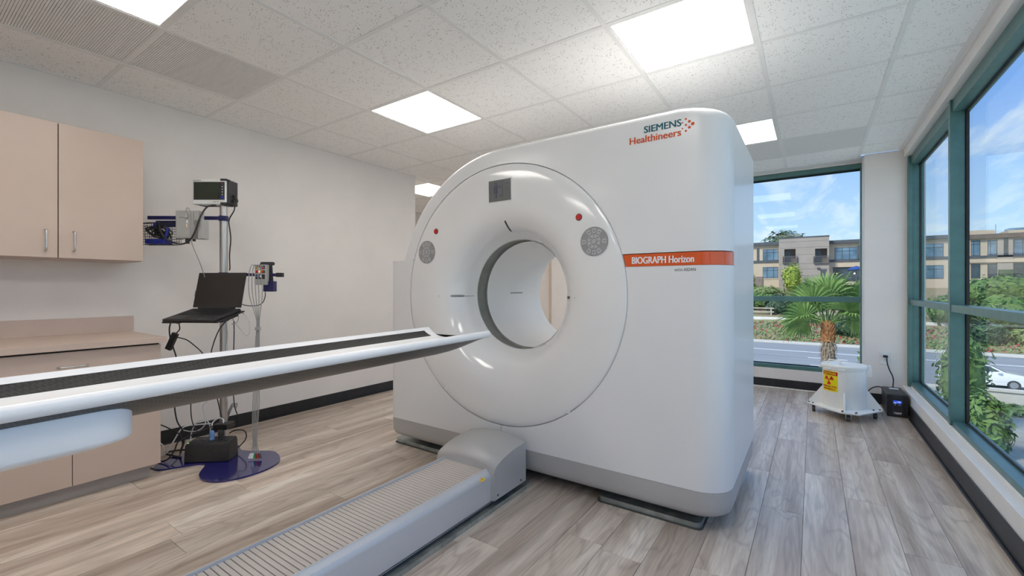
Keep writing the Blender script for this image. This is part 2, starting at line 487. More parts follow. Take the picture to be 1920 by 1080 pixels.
    def mesh(self, name, mat, smooth=None, off=None):
        me = bpy.data.meshes.new(name)
        vv = self.v if off is None else [(a - off[0], b - off[1], c - off[2]) for a, b, c in self.v]
        me.from_pydata(vv, [], self.f)
        bm = bmesh.new(); bm.from_mesh(me)
        bmesh.ops.recalc_face_normals(bm, faces=bm.faces)
        bm.to_mesh(me); bm.free()
        if mat is not None:
            me.materials.append(M[mat] if isinstance(mat, str) else mat)
        if smooth:
            me.polygons.foreach_set('use_smooth', [True] * len(me.polygons))
            me.set_sharp_from_angle(angle=math.radians(smooth))
        me.update()
        return me
    def build(self, name, mat, parent=None, smooth=None, bevel=0, seg=2, local=False, loc=None, label=None, cat=None, group=None, kind=None):
        off = None
        if parent is None and not self.v == []:
            xs, ys, zs = zip(*self.v)
            off = ((min(xs) + max(xs)) / 2, (min(ys) + max(ys)) / 2, min(zs)) if loc is None else loc
        me = self.mesh(name, mat, smooth, off)
        return link(name, me, parent, off, bevel, seg, local, label, cat, group, kind)

def link(name, me, parent=None, loc=None, bevel=0, seg=2, local=False, label=None, cat=None, group=None, kind=None):
    o = bpy.data.objects.new(name, me)
    COL.objects.link(o)
    if parent is not None:
        o.parent = parent
        pw = WM.get(parent.name, ID4)
        if local:
            WM[o.name] = pw.copy()
        else:
            o.matrix_parent_inverse = pw.inverted()
            WM[o.name] = ID4.copy()
        if loc is not None:
            o.location = loc
            WM[o.name] = WM[o.name] @ Matrix.Translation(loc)
    elif loc is not None:
        o.location = loc
        WM[o.name] = Matrix.Translation(loc)
    if bevel:
        bmod = o.modifiers.new('bevel', 'BEVEL')
        bmod.width = bevel; bmod.segments = seg; bmod.limit_method = 'ANGLE'
        bmod.angle_limit = math.radians(40)
        me.polygons.foreach_set('use_smooth', [True] * len(me.polygons))
        bmod.harden_normals = True
    tag(o, label, cat, group, kind)
    return o

def tag(o, label=None, cat=None, group=None, kind=None):
    if label: o['label'] = label
    if cat: o['category'] = cat
    if group: o['group'] = group
    if kind: o['kind'] = kind
    return o

def thing(name, label, cat, loc=(0, 0, 0), rot=(0, 0, 0), group=None):
    o = bpy.data.objects.new(name, None)
    o.empty_display_size = 0.1
    COL.objects.link(o)
    o.location = loc
    o.rotation_euler = rot
    WM[o.name] = Matrix.Translation(loc) @ Euler(rot).to_matrix().to_4x4()
    return tag(o, label, cat, group)

def box(name, b, mat, parent=None, bevel=0, **kw):
    return MB().box(*b).build(name, mat, parent, bevel=bevel, **kw)

def struct(name, mb, mat, **kw):
    return mb.build(name, mat, kind='structure', **kw)

def text_mesh(txt, size, ext=0.0006, bold=0.0, align='LEFT', font_shear=0.0, space=1.0):
    """flat lettering as raw (verts, faces): x right, y up, z out"""
    cu = bpy.data.curves.new('lettering', 'FONT')
    cu.body = txt; cu.size = size; cu.extrude = ext; cu.offset = bold; cu.align_x = align
    cu.shear = font_shear; cu.space_character = space
    cu.resolution_u = 3
    ob = bpy.data.objects.new('lettering', cu)
    COL.objects.link(ob)
    dg = bpy.context.evaluated_depsgraph_get()
    me = bpy.data.meshes.new_from_object(ob.evaluated_get(dg))
    vs = [v.co.copy() for v in me.vertices]
    fs = [tuple(p.vertices) for p in me.polygons]
    bpy.data.objects.remove(ob); bpy.data.curves.remove(cu); bpy.data.meshes.remove(me)
    return vs, fs

def lettering(name, txt, size, fn, mat, parent, bold=0.0, width=None, height=None, align='LEFT', local=False, space=1.0, shear=0.0, heavy=0.0):
    """fn maps (x,y,z) of the flat lettering to the place where it stands; width/height fit the lettering"""
    vs, fs = text_mesh(txt, size, bold=bold, align=align, space=space, font_shear=shear)
    if width or height:
        x0 = min(v.x for v in vs); x1 = max(v.x for v in vs)
        y0 = min(v.y for v in vs); y1 = max(v.y for v in vs)
        sx = width / (x1 - x0) if width else None
        sy = height / (y1 - y0) if height else sx
        sx = sx or sy
        vs = [Vector(((v.x - x0) * sx, (v.y - y0) * sy, v.z)) for v in vs]
    mb = MB()
    for i_, s_ in enumerate((-heavy, heavy, 0) if heavy else (0,)):
        mb.add([fn(v[0] + s_, v[1], v[2] + i_ * 0.0005) for v in vs], fs)
    return mb.build(name, mat, parent, local=local)

# ================================================================== ROOM
T = 0.6096                      # ceiling module
XL, XR = -3.80, 0.685           # left wall, right apron
YB, YF = -2.60, 5.70            # wall behind the viewpoint, far wall
YC = 5.45                       # column face
ZC = 2.403                      # ceiling
XA = -5.60                      # far side of the alcove beyond the left wall
YW = 3.57                       # free end of the left wall

# ---- floor and planks
floor = struct('floor', MB().box(XA - 0.1, 0.90, YB - 0.1, YF + 0.1, -0.06, -0.009), 'subfloor')
PW_, PL_ = 0.1775, 1.22
xs0 = -0.572
cols = [xs0 + k * PW_ for k in range(-29, 8)]
known = {-0.217: 2.575, -0.0395: 3.18, 0.138: 2.92, 0.3155: 2.45, 0.493: 4.33}
plank_cache = {}
def plank_mesh(w, l):
    k = (round(w, 4), round(l, 4))
    if k not in plank_cache:
        g = 0.0006; c = 0.0012
        a, b_ = w / 2 - g, l / 2 - g
        top = [(-a + c, -b_ + c, 0), (a - c, -b_ + c, 0), (a - c, b_ - c, 0), (-a + c, b_ - c, 0)]
        mid = [(-a, -b_, -c), (a, -b_, -c), (a, b_, -c), (-a, b_, -c)]
        bot = [(-a, -b_, -0.008), (a, -b_, -0.008), (a, b_, -0.008), (-a, b_, -0.008)]
        fs = [(0, 1, 2, 3)]
        for i in range(4):
            j = (i + 1) % 4
            fs += [(4 + i, 4 + j, j, i), (8 + i, 8 + j, 4 + j, 4 + i)]
        plank_cache[k] = MB().add(top + mid + bot, fs).mesh('plank', 'plank')
    return plank_cache[k]
rp = random.Random(11)
for x0 in cols:
    x1 = x0 + PW_
    a, b_ = max(x0, XA), min(x1, 0.74)
    if b_ - a < 0.02:
        continue
    start = YB if a > XL - 0.2 else YW - 0.2
    off = None
    for kx, ky in known.items():
        if abs(kx - x0) < 0.02:
            off = ky
    if off is None:
        off = rp.uniform(0, PL_)
    y = off - PL_ * 10
    while y < YF + 0.02:
        p, q = max(y, start), min(y + PL_, YF + 0.02)
        if q - p > 0.02:
            link('plank', plank_mesh(b_ - a, q - p), floor, ((a + b_) / 2, (p + q) / 2, 0.0))
        y += PL_

# ---- walls
wall_left = struct('wall_left', MB().box(XL - 0.12, XL, YB, YW, 0, ZC + 0.05), 'wall')
wall_back = struct('wall_back', MB().box(XL - 0.12, 0.95, YB - 0.12, YB, 0, ZC + 0.05), 'wall')
WX0, WX1 = -1.75, 0.41          # far window opening
wf = MB().box(XA - 0.1, WX0, YF, YF + 0.14, 0, ZC + 0.05)
wf.box(WX0, WX1, YF, YF + 0.14, 0, 0.217)
wf.box(WX0, WX1, YF, YF + 0.14, 2.385, ZC + 0.05)
wf.box(WX1, 0.86, YF, YF + 0.14, 0, ZC + 0.05)
wall_far = struct('wall_far', wf, 'wall')
wall_alcove = struct('wall_alcove', MB().box(XA - 0.12, XA, YW - 0.12, YF, 0, ZC + 0.05).box(XA, XL - 0.12, YW - 0.12, YW - 0.001, 0, ZC + 0.05), 'wall')
col_ = struct('wall_column', MB().box(WX1, 0.735, YC, YF - 0.001, 0, ZC), 'wall', bevel=0.006)
box('column_return', (0.735, 0.850, YC, YF - 0.001, 0, ZC), 'wall', col_)
# right wall: low apron with a ledge, header above the glass
wr = MB().box(XR, 0.742, YB, YC, 0, 0.200)
wr.box(0.742, 0.86, YB, YC, 0, 0.214)
wall_right = struct('wall_right', wr, 'trim_white', bevel=0.003)
hd = MB().box(0.700, 0.86, YB, YC, 2.325, ZC + 0.05).box(XR - 0.004, 0.702, YB, YC, 2.396, ZC + 0.05)
struct('wall_right_header', hd, 'trim_white', bevel=0.002)
struct('baseboard_right', MB().box(XR - 0.010, XR, YB, 4.97, 0.0, 0.112).box(XR - 0.022, XR - 0.009, YB, 4.97, 0.0, 0.010), 'base_black', bevel=0.004)
struct('baseboard_left', MB().box(XL, XL + 0.006, 0.99, YW, 0.004, 0.100).box(XL, XL + 0.020, 0.99, YW, 0, 0.008), 'base_black', bevel=0.002)
struct('baseboard_far', MB().box(XA, WX1, YF - 0.008, YF, 0.0, 0.100), 'base_black', bevel=0.002)
struct('baseboard_column', MB().box(WX1 - 0.0, XR - 0.022, YC - 0.008, YC, 0, 0.10), 'base_black', bevel=0.002)
# pale quarter-round at the foot of the far wall
struct('trim_1', MB().box(-1.75, WX1 - 0.002, YF - 0.022, YF - 0.008, 0.0, 0.012), 'trim_white', bevel=0.003)
# a plain white door with a beige frame on the far wall, seen through the bore
d1 = struct('door_1', MB().box(-3.18, -2.32, YF - 0.03, YF - 0.001, 0.0, 2.05), 'trim_white', bevel=0.004)
box('door_frame', (-3.215, -3.18, YF - 0.04, YF - 0.001, 0.0, 2.11), 'door_beige', d1)
box('door_frame', (-2.32, -2.26, YF - 0.04, YF - 0.001, 0.0, 2.11), 'door_beige', d1)
MB().cyl((-2.40, YF - 0.03, 1.0), (-2.40, YF - 0.09, 1.0), 0.012, n=12).tube([(-2.40, YF - 0.085, 1.0), (-2.46, YF - 0.085, 1.0), (-2.52, YF - 0.085, 1.0)], 0.009).build('door_handle', 'chrome', d1, smooth=40)

# ---- far window (green frame, two lights high)
def vec_frame(name, parent, b):
    return box(name, b, 'frame_green', parent, bevel=0.002)
w1 = struct('window_1', MB().box(WX0, WX1, YF + 0.012, YF + 0.075, 0.217, 0.258), 'frame_green', bevel=0.002)
vec_frame('frame_head', w1, (WX0, WX1, YF + 0.012, YF + 0.075, 2.338, 2.385))
vec_frame('frame_transom', w1, (WX0, WX1 - 0.012, YF + 0.012, YF + 0.075, 0.962, 1.018))
vec_frame('frame_jamb', w1, (WX1 - 0.012, WX1, YF + 0.012, YF + 0.075, 0.258, 2.338))
vec_frame('frame_jamb', w1, (WX0, WX0 + 0.05, YF + 0.012, YF + 0.075, 0.258, 2.338))
box('gasket', (WX0, WX1, YF + 0.075, YF + 0.081, 0.245, 0.268), 'gasket', w1)
box('gasket', (WX0, WX1, YF + 0.075, YF + 0.081, 2.318, 2.340), 'gasket', w1)
box('pane', (WX0 + 0.05, WX1 - 0.012, YF + 0.050, YF + 0.056, 0.258, 0.962), 'glass', w1)
box('pane', (WX0 + 0.05, WX1 - 0.012, YF + 0.050, YF + 0.056, 1.018, 2.338), 'glass', w1)

# ---- right window wall (green frame, mullions, transom)
FX0, FX1, GX = 0.742, 0.835, 0.815
ZS, ZH = 0.250, 2.325
w2 = struct('window_2', MB().box(FX0, FX1, YB, 5.40, 0.214, ZS), 'frame_green', bevel=0.002)
vec_frame('frame_head', w2, (FX0, FX1, YB, 5.40, 2.245, ZH))
box('frame_jamb', (0.722, 0.752, 5.400, YC, 0.205, ZH), 'frame_green', w2, bevel=0.002)
box('frame_jamb', (0.752, FX1, 5.415, YC, 0.214, ZH), 'frame_green', w2, bevel=0.002)
mull = [3.945, 2.36, 0.775, -0.81, -2.395]
for my in mull:
    box('mullion', (FX0 - 0.012, FX1 - 0.034, my, my + 0.047, 0.222, ZH), 'frame_green', w2, bevel=0.003)
    box('gasket', (FX1 - 0.034, FX1 - 0.014, my + 0.003, my + 0.044, ZS, 2.245), 'gasket', w2)
edges = [5.415] + mull
prev = 5.415
for my in mull:
    a, b_ = my + 0.047, prev
    box('transom', (FX0 - 0.008, FX1 - 0.03, a, b_, 0.957, 1.003), 'frame_green', w2, bevel=0.002)
    box('gasket', (GX - 0.012, GX - 0.004, a, b_, 0.245, 0.262), 'gasket', w2)
    box('gasket', (GX - 0.012, GX - 0.004, a, b_, 2.230, 2.247), 'gasket', w2)
    box('gasket', (GX - 0.012, GX - 0.004, b_ - 0.014, b_, 0.262, 2.230), 'gasket', w2)
    box('pane', (GX - 0.003, GX + 0.003, a, b_, 0.252, 0.957), 'glass', w2)
    box('pane', (GX - 0.003, GX + 0.003, a, b_, 1.003, 2.243), 'glass', w2)
    prev = my

# ---- ceiling: slab, tees, tiles
ceil = struct('ceiling', MB().box(XA - 0.1, 0.90, YB - 0.1, YF + 0.15, 2.62, 2.70), 'vent_back')
gx = [(-7.39 + i) * T for i in range(9)]       # -4.505 .. 0.372
gy = [(-3.64 + j) * T for j in range(13)]      # -2.219 .. 5.096
lights = {}
xlines = [XL] + [g for g in gx if g > XL + 0.05] + [XR - 0.004]
ylines = [YB] + [g for g in gy] + [5.585]
LIGHT_CELLS = {(-4.39, 0.36), (-4.39, 3.36), (-1.39, 3.36), (-1.39, 6.36), (-7.39, 6.36), (-1.39, 0.36), (-4.39, 6.36), (-4.39, -2.64), (-1.39, -2.64)}
VENT_CELLS = {(-5.39, 0.36), (-5.39, 1.36), (-0.39, 7.36), (-1.39, 7.36)}
def is_cell(x, y, cells):
    for cx, cy in cells:
        if abs(cx * T - x) < 0.03 and abs(cy * T - y) < 0.03:
            return (cx, cy)
tile_cache = {}
def tile_mesh(w, l):
    k = (round(w, 3), round(l, 3))
    if k not in tile_cache:
        a, b_, c = w / 2 - 0.002, l / 2 - 0.002, 0.004
        bot = [(-a + c, -b_ + c, 0), (a - c, -b_ + c, 0), (a - c, b_ - c, 0), (-a + c, b_ - c, 0)]
        mid = [(-a, -b_, c), (a, -b_, c), (a, b_, c), (-a, b_, c)]
        top = [(-a, -b_, 0.016), (a, -b_, 0.016), (a, b_, 0.016), (-a, b_, 0.016)]
        fs = [(3, 2, 1, 0), (8, 9, 10, 11)]
        for i in range(4):
            j = (i + 1) % 4
            fs += [(i, j, 4 + j, 4 + i), (4 + i, 4 + j, 8 + j, 8 + i)]
        tile_cache[k] = MB().add(bot + mid + top, fs).mesh('ceiling_tile', 'tile')
    return tile_cache[k]
rt = random.Random(5)
def lay_tiles(xl, yl):
    for i in range(len(xl) - 1):
        for j in range(len(yl) - 1):
            a, b_, p, q = xl[i], xl[i + 1], yl[j], yl[j + 1]
            if is_cell(a, p, LIGHT_CELLS) or is_cell(a, p, VENT_CELLS):
                continue
            # cut the last row where the column stands
            link('ceiling_tile', tile_mesh(b_ - a, q - p), ceil, ((a + b_) / 2, (p + q) / 2, ZC + rt.uniform(-0.0006, 0.0012)))
lay_tiles(xlines, ylines[:-1])
xa = [XL - 1.8 + 0.0] + [g for g in (-5.115, gx[0], gx[1])]
def tees(xl, yl, x0, x1, y0, y1):
    for x in xl:
        MB().box(x - 0.012, x + 0.012, y0, y1, ZC - 0.0035, ZC + 0.003).box(x - 0.002, x + 0.002, y0, y1, ZC, ZC + 0.04).build('ceiling_tee', 'tee', ceil)
    for y in yl:
        MB().box(x0, x1, y - 0.0115, y + 0.0115, ZC - 0.002, ZC + 0.003).box(x0, x1, y - 0.002, y + 0.002, ZC, ZC + 0.04).build('ceiling_tee', 'tee', ceil)
tees(xlines[1:-1], ylines[1:-1], XL, XR, YB, 5.60)
# last partial row up to the far window and the column
for i in range(len(xlines) - 1):
    a, b_ = xlines[i], xlines[i + 1]
    yend = 5.585 if b_ < 0.40 else 5.445
    link('ceiling_tile', tile_mesh(b_ - a, yend - gy[-1]), ceil, ((a + b_) / 2, (yend + gy[-1]) / 2, ZC))
box('wall_angle', (XL, 0.41, 5.575, YF, ZC - 0.003, ZC + 0.02), 'tee', ceil)
box('wall_angle', (XR - 0.022, XR - 0.004, YB, YC, ZC - 0.004, ZC + 0.02), 'tee', ceil)
box('wall_angle', (XL, XL + 0.014, YB, YW, ZC - 0.003, ZC + 0.01), 'tee', ceil)
# alcove ceiling beyond the end of the left wall
ax_ = [XA, -5.115, -4.505, -3.895, XL]
ay_ = [YW, 3.877, 4.487, 5.096, 5.585]
lay_tiles(ax_, ay_)
tees(ax_[1:-1], ay_[1:-1], XA, XL, YW, 5.60)
box('wall_angle', (XA, XL, 5.575, YF, ZC - 0.003, ZC + 0.02), 'tee', ceil)

# ---- LED panels
pnames = {(-4.39, 0.36): 'square LED ceiling panel cut by the top edge, beside the grille above the cabinets',
          (-4.39, 3.36): 'square LED ceiling panel above the round face of the scanner',
          (-1.39, 3.36): 'large square LED ceiling panel above the scanner\'s right end, nearest the window',
          (-1.39, 6.36): 'square LED ceiling panel behind the scanner, near the far window',
          (-7.39, 6.36): 'small far LED ceiling panel seen past the end of the left wall',
          (-1.39, 0.36): 'square LED ceiling panel above the viewpoint on the window side',
          (-4.39, 6.36): 'square LED ceiling panel hidden behind the top of the scanner',
          (-4.39, -2.64): 'square LED ceiling panel by the back wall on the cabinet side',
          (-1.39, -2.64): 'square LED ceiling panel by the back wall on the window side'}
for (cx, cy), lab in pnames.items():
    x0, y0 = cx * T, cy * T
    t = thing('ceiling_light', lab, 'ceiling light', (x0 + T / 2, y0 + T / 2, ZC), group='LED ceiling panels')
    h = T / 2
    fr = MB()
    for (a, b_, p, q) in ((-h + .004, h - .004, -h + .004, -h + .022), (-h + .004, h - .004, h - .022, h - .004), (-h + .004, -h + .022, -h + .022, h - .022), (h - .022, h - .004, -h + .022, h - .022)):
        fr.box(a, b_, p, q, -0.001, 0.03)
    fr.build('frame', 'tee', t, local=True)
    MB().box(-h + .022, h - .022, -h + .022, h - .022, 0.002, 0.008).build('diffuser', 'panel', t, local=True)
    MB().box(-h + .006, h - .006, -h + .006, h - .006, 0.03, 0.05).build('housing', 'tee', t, local=True)

# ---- air grilles (fine louvres over a plenum with a turning vane)
vlab = {(-5.39, 0.36): 'perforated air return grille cut by the left edge, beside the light panel',
        (-5.39, 1.36): 'perforated air grille in the ceiling above the upper cabinets\' right end',
        (-0.39, 7.36): 'wide air grille in the ceiling above the far window',
        (-1.39, 7.36): 'air grille half hidden by the scanner\'s upper right corner'}
gm = MB()
for k in range(58):
    y = -0.29 + k * 0.58 / 57
    gm.box(-0.285, 0.285, y - 0.0042, y + 0.0042, 0.0, 0.003)
for k in range(5):
    x = -0.24 + k * 0.12
    gm.box(x - 0.001, x + 0.001, -0.285, 0.285, 0.006, 0.010)
gmesh = gm.mesh('louvre_sheet', 'vent_grey')
for (cx, cy), lab in vlab.items():
    x0, y0 = cx * T, cy * T
    t = thing('air_grille', lab, 'vent', (x0 + T / 2, y0 + T / 2, ZC), group='ceiling air grilles')
    h = T / 2
    fr = MB()
    for (a, b_, p, q) in ((-h + .003, h - .003, -h + .003, -h + .018), (-h + .003, h - .003, h - .018, h - .003), (-h + .003, -h + .020, -h + .018, h - .018), (h - .020, h - .003, -h + .018, h - .018)):
        fr.box(a, b_, p, q, -0.001, 0.012)
    fr.build('frame', 'vent_grey', t, local=True)
    g = link('louvre_sheet', gmesh, t, local=True, kind='stuff')
    if cx > -2 and False:
        g.rotation_euler = (0, 0, math.pi / 2)
    MB().box(-h + .01, h - .01, -h + .01, h - .01, 0.075, 0.08).build('plenum', 'vent_back', t, local=True)
    pl = MB()
    for (a, b_, p, q) in ((-h + .01, h - .01, -h + .01, -h + .014), (-h + .01, h - .01, h - .014, h - .01), (-h + .01, -h + .014, -h + .01, h - .01), (h - .014, h - .01, -h + .01, h - .01)):
        pl.box(a, b_, p, q, 0.012, 0.075)
    pl.build('plenum_side', 'vent_back', t, local=True)
    MB().lathe([(0.15, 0.075), (0.15, 0.045), (0.135, 0.045), (0.135, 0.075)], (0, 0.05, 0), 28).build('duct_collar', 'vent_grey', t, smooth=40, local=True)
    for k in range(5):
        MB().obox((-0.10 + k * 0.05, 0.05, 0.058), (0.004, 0, 0.008), (0, 0.10, 0), (-0.006, 0, 0.004)).build('vane', 'vent_dark', t, local=True)

# ================================================================== PET/CT SCANNER
GC = (-1.516, 1.070)            # bore axis (x, z)
GY = 2.100                      # front plane
GXL, GXR = -2.490, -0.300
GTOP = 1.940
ZSEAM = 0.195
g = thing('ct_scanner', 'large white ring-shaped medical scanner with orange band and round bore', 'scanner', (-1.4, 2.6, 0))

def panel(name, loop, y0, yb, mat, K=7, parent=g, smooth=35):
    """loop: list of (x, z, dx, dz, b) counter-clockwise seen from the front; b = edge rounding"""
    rings = []
    for k in range(K + 1):
        th = math.pi / 2 * k / K
        rings.append([(x + dx * b * (1 - math.sin(th)), y0 + b * (1 - math.cos(th)), z + dz * b * (1 - math.sin(th))) for x, z, dx, dz, b in loop])
    rings.append([(x, yb, z) for x, z, dx, dz, b in loop])
    n = len(loop)
    vs = [p for r in rings for p in r]
    fs = []
    for i in range(len(rings) - 1):
        for k in range(n):
            fs.append((i * n + k, i * n + (k + 1) % n, (i + 1) * n + (k + 1) % n, (i + 1) * n + k))
    tris = tessellate_polygon([[Vector((p[0], p[2], 0)) for p in rings[0]]])
    fs += [tuple(t) for t in tris]
    b0 = (len(rings) - 1) * n
    tris = tessellate_polygon([[Vector((p[0], p[2], 0)) for p in rings[-1]]])
    fs += [tuple(i + b0 for i in t) for t in tris]
    mb = MB().add(vs, fs)
    bmx = mb
    return bmx.build(name, mat, parent, smooth=smooth)

RS = 0.768                      # seam circle
BR, BT, BL = 0.140, 0.032, 0.050
CRX, CRZ = 0.215, 0.070
AR = 0.868
def arc(cx, cz, r, a0, a1, n, inner=True):
    return [(cx + r * math.cos(a0 + (a1 - a0) * i / n), cz + r * math.sin(a0 + (a1 - a0) * i / n), 0, 0, 0) for i in range(n + 1)]
def outer_right(z0):
    """right edge from z0 up, the elliptical corner, the flat top and the big arc, down to the shoulder"""
    L = [(GXR, z0, -1, 0, BR), (GXR, 1.5, -1, 0, BR), (GXR, GTOP - CRZ, -1, 0, BR)]
    for i in range(1, 11):
        a = math.pi / 2 * i / 10
        x = GXR - CRX + CRX * math.cos(a); z = GTOP - CRZ + CRZ * math.sin(a)
        bb = BR + (BT - BR) * (i / 10)
        ix = GXR - BR - 0.075 * (1 - math.cos(a)); iz = GTOP - CRZ + (CRZ - BT) * math.sin(a)
        L.append((x, z, (ix - x) / bb, (iz - z) / bb, bb))
    for x in (-0.7, -1.1):
        L.append((x, GTOP, 0, -1, BT))
    a1 = math.pi - math.asin((1.304 - GC[1]) / AR)
    for i in range(0, 41):
        a = math.pi / 2 + (a1 - math.pi / 2) * i / 40
        L.append((GC[0] + AR * math.cos(a), GC[1] + AR * math.sin(a) + 0.002 * 0, -math.cos(a), -math.sin(a), BT))
    return L
# upper shell: everything above the orange band and the left shoulder
zu = 1.277
aR = math.asin((zu - GC[1]) / RS)
aL = math.pi - math.asin((1.304 - GC[1]) / RS)
up = outer_right(zu) + arc(GC[0], GC[1], RS, aL, aR, 56)
up = [(x, min(z, GTOP), dx_, dz_, b) for x, z, dx_, dz_, b in up]
panel('upper_shell', up, GY, 2.240, 'gantry')
# lower right shell, below the orange band
zb = 1.213
aRb = math.asin((zb - GC[1]) / RS)
xs_ = GC[0] + 0.004
a_bot_r = -math.acos(0.004 / RS)
lr = [(xs_, ZSEAM, 0, 0, 0), (-0.9, ZSEAM, 0, 0, 0), (GXR, ZSEAM, -1, 0, BR), (GXR, 0.7, -1, 0, BR), (GXR, zb, -1, 0, BR)] + arc(GC[0], GC[1], RS, aRb, a_bot_r, 44)
panel('lower_right_shell', lr, GY, 2.240, 'gantry')
# lower left shell
xl_ = GC[0] - 0.001
ll = [(GXL, ZSEAM, 1, 0, BL), (xl_, ZSEAM, 0, 0, 0)] + arc(GC[0], GC[1], RS, -math.acos(0.0) - 0.0013, -(2 * math.pi - (math.pi - math.asin((1.300 - GC[1]) / RS))), 44) + [(GXL + 0.0, 1.300, 1, 0, BL)]
panel('lower_left_shell', ll, GY, 2.240, 'gantry')
# orange band (same rounded corner)
xo = GC[0] + math.sqrt(RS ** 2 - (1.245 - GC[1]) ** 2)
ob = [(xo + 0.012, zb + 0.001, 0, 0, 0), (GXR + 0.001, zb + 0.001, -1, 0, BR), (GXR + 0.001, zu - 0.004, -1, 0, BR), (xo - 0.004, zu - 0.004, 0, 0, 0)]
panel('orange_band', ob, GY - 0.001, 2.238, 'orange')
# dark backing that shows in the seams
def ringhalf(r, up_, n=40):
    a0, a1 = (math.pi, 0) if up_ else (0, -math.pi)
    return [(GC[0] + r * math.cos(a0 + (a1 - a0) * i / n), GC[1] + r * math.sin(a0 + (a1 - a0) * i / n)) for i in range(n + 1)]
def plate_with_hole(name, R_in, y0, y1, mat, inset=0.004, top=True):
    i_ = inset
    L = [(x + dx_ * i_, z + dz_ * i_) for x, z, dx_, dz_, b in outer_right(GC[1])]
    L = [p for p in L]
    L += [(L[-1][0], 1.302), (GXL + i_, 1.302), (GXL + i_, GC[1])]
    L += ringhalf(R_in, True)
    mb = MB().prism(L, y0, y1, 'y')
    L2 = [(GXL + i_, ZSEAM), (GXR - i_, ZSEAM), (GXR - i_, GC[1])] + ringhalf(R_in, False) + [(GXL + i_, GC[1])]
    mb.prism(L2, y0, y1, 'y')
    return mb.build(name, mat, g, smooth=35)
plate_with_hole('seam_backing', 0.735, 2.2405, 2.246, 'rubber', 0.008)
plate_with_hole('rear_body', 0.40, 2.2465, 3.06, 'gantry', 0.004)
# silver plinth with rounded front corners and a tucked-under lower edge
def plan(rr, rl, ins):
    x0, x1, y0, y1 = GXL + ins, GXR - ins, GY + ins, 3.06 - ins
    P = []
    for (cx, cy, r, a0) in ((x0 + rl, y0 + rl, rl, math.pi), (x1 - rr, y0 + rr, rr, 1.5 * math.pi), (x1 - 0.05, y1 - 0.05, 0.05, 0), (x0 + 0.05, y1 - 0.05, 0.05, 0.5 * math.pi)):
        for i in range(9):
            a = a0 + math.pi / 2 * i / 8
            P.append((cx + r * math.cos(a), cy + r * math.sin(a)))
    return P
rings = []
for z, ins in ((ZSEAM - 0.0015, 0.0), (0.15, 0.0), (0.110, 0.002), (0.088, 0.009), (0.076, 0.022), (0.073, 0.05)):
    rings.append([(x, y, z) for x, y in plan(BR, 0.05, ins)])
MB().loft(rings).build('plinth', 'silver', g, smooth=35)
MB().box(-2.35, -0.45, 2.24, 2.95, 0.020, 0.0735).build('underframe', 'dark_slot', g)
# steel floor plates
def rplate(x0, x1, y0, y1, z0, z1, r=0.03):
    P = []
    for (cx, cy, a0) in ((x0 + r, y0 + r, math.pi), (x1 - r, y0 + r, 1.5 * math.pi), (x1 - r, y1 - r, 0), (x0 + r, y1 - r, 0.5 * math.pi)):
        for i in range(6):
            a = a0 + math.pi / 2 * i / 5
            P.append((cx + r * math.cos(a), cy + r * math.sin(a)))
    return MB().prism(P, z0, z1)
for x0, x1 in ((-2.49, -1.62), (-0.93, -0.425)):
    p = rplate(x0, x1, 2.150, 2.60, 0.0, 0.028).build('floor_plate', 'galv', g, smooth=35)
    rplate(x0 - 0.006, x1 + 0.008, 2.140, 2.61, 0.0, 0.004).build('grout_bed', 'rubber', p, smooth=35)
# right side panel with a seam
MB().box(GXR - 0.02, GXR, 2.247, 3.055, ZSEAM, 1.885).build('side_panel', 'gantry', g, bevel=0.004)
# gloss front ring: torus-like funnel into the bore
prof = [(0.7655, 2.150), (0.7655, 2.106), (0.760, 2.099), (0.745, 2.0945), (0.720, 2.0915), (0.68, 2.090), (0.64, 2.0895), (0.60, 2.090), (0.56, 2.0925), (0.52, 2.099), (0.48, 2.112),
        (0.445, 2.132), (0.415, 2.158), (0.392, 2.188), (0.373, 2.222), (0.360, 2.255), (0.351, 2.282), (0.345, 2.300), (0.340, 2.304)]
pp = []
for i in range(len(prof) - 1):
    for k in range(3):
        s = k / 3
        pp.append((prof[i][0] * (1 - s) + prof[i + 1][0] * s, prof[i][1] * (1 - s) + prof[i + 1][1] * s))
pp.append(prof[-1])
sm = catmull([(r, y, 0) for r, y in prof[2:]], 4)
fun = [prof[0], prof[1]] + [(p.x, p.y) for p in sm]
ring = MB().lathe(fun, (GC[0], 0, GC[1]), 120, 'y').build('front_ring', 'gantry_gloss', g, smooth=60)
def ring_y(r):
    for i in range(len(prof) - 1):
        if prof[i][0] >= r >= prof[i + 1][0] and prof[i][0] != prof[i + 1][0]:
            s = (prof[i][0] - r) / (prof[i][0] - prof[i + 1][0])
            return prof[i][1] * (1 - s) + prof[i + 1][1] * s
    return 2.1
MB().lathe([(0.341, 2.302), (0.352, 2.304), (0.352, 2.410), (0.341, 2.4105)], (GC[0], 0, GC[1]), 96, 'y').build('bore_gap_ring', 'bore_ring', g, smooth=40)
bore = MB().lathe([(0.349, 2.410), (0.343, 2.4115), (0.341, 2.417), (0.343, 2.43), (0.345, 2.60), (0.345, 3.05), (0.349, 3.10), (0.362, 3.15), (0.39, 3.18), (0.44, 3.19), (0.50, 3.18), (0.53, 3.14), (0.53, 3.058)], (GC[0], 0, GC[1]), 96, 'y').build('bore_liner', 'bore_in', g, smooth=50)
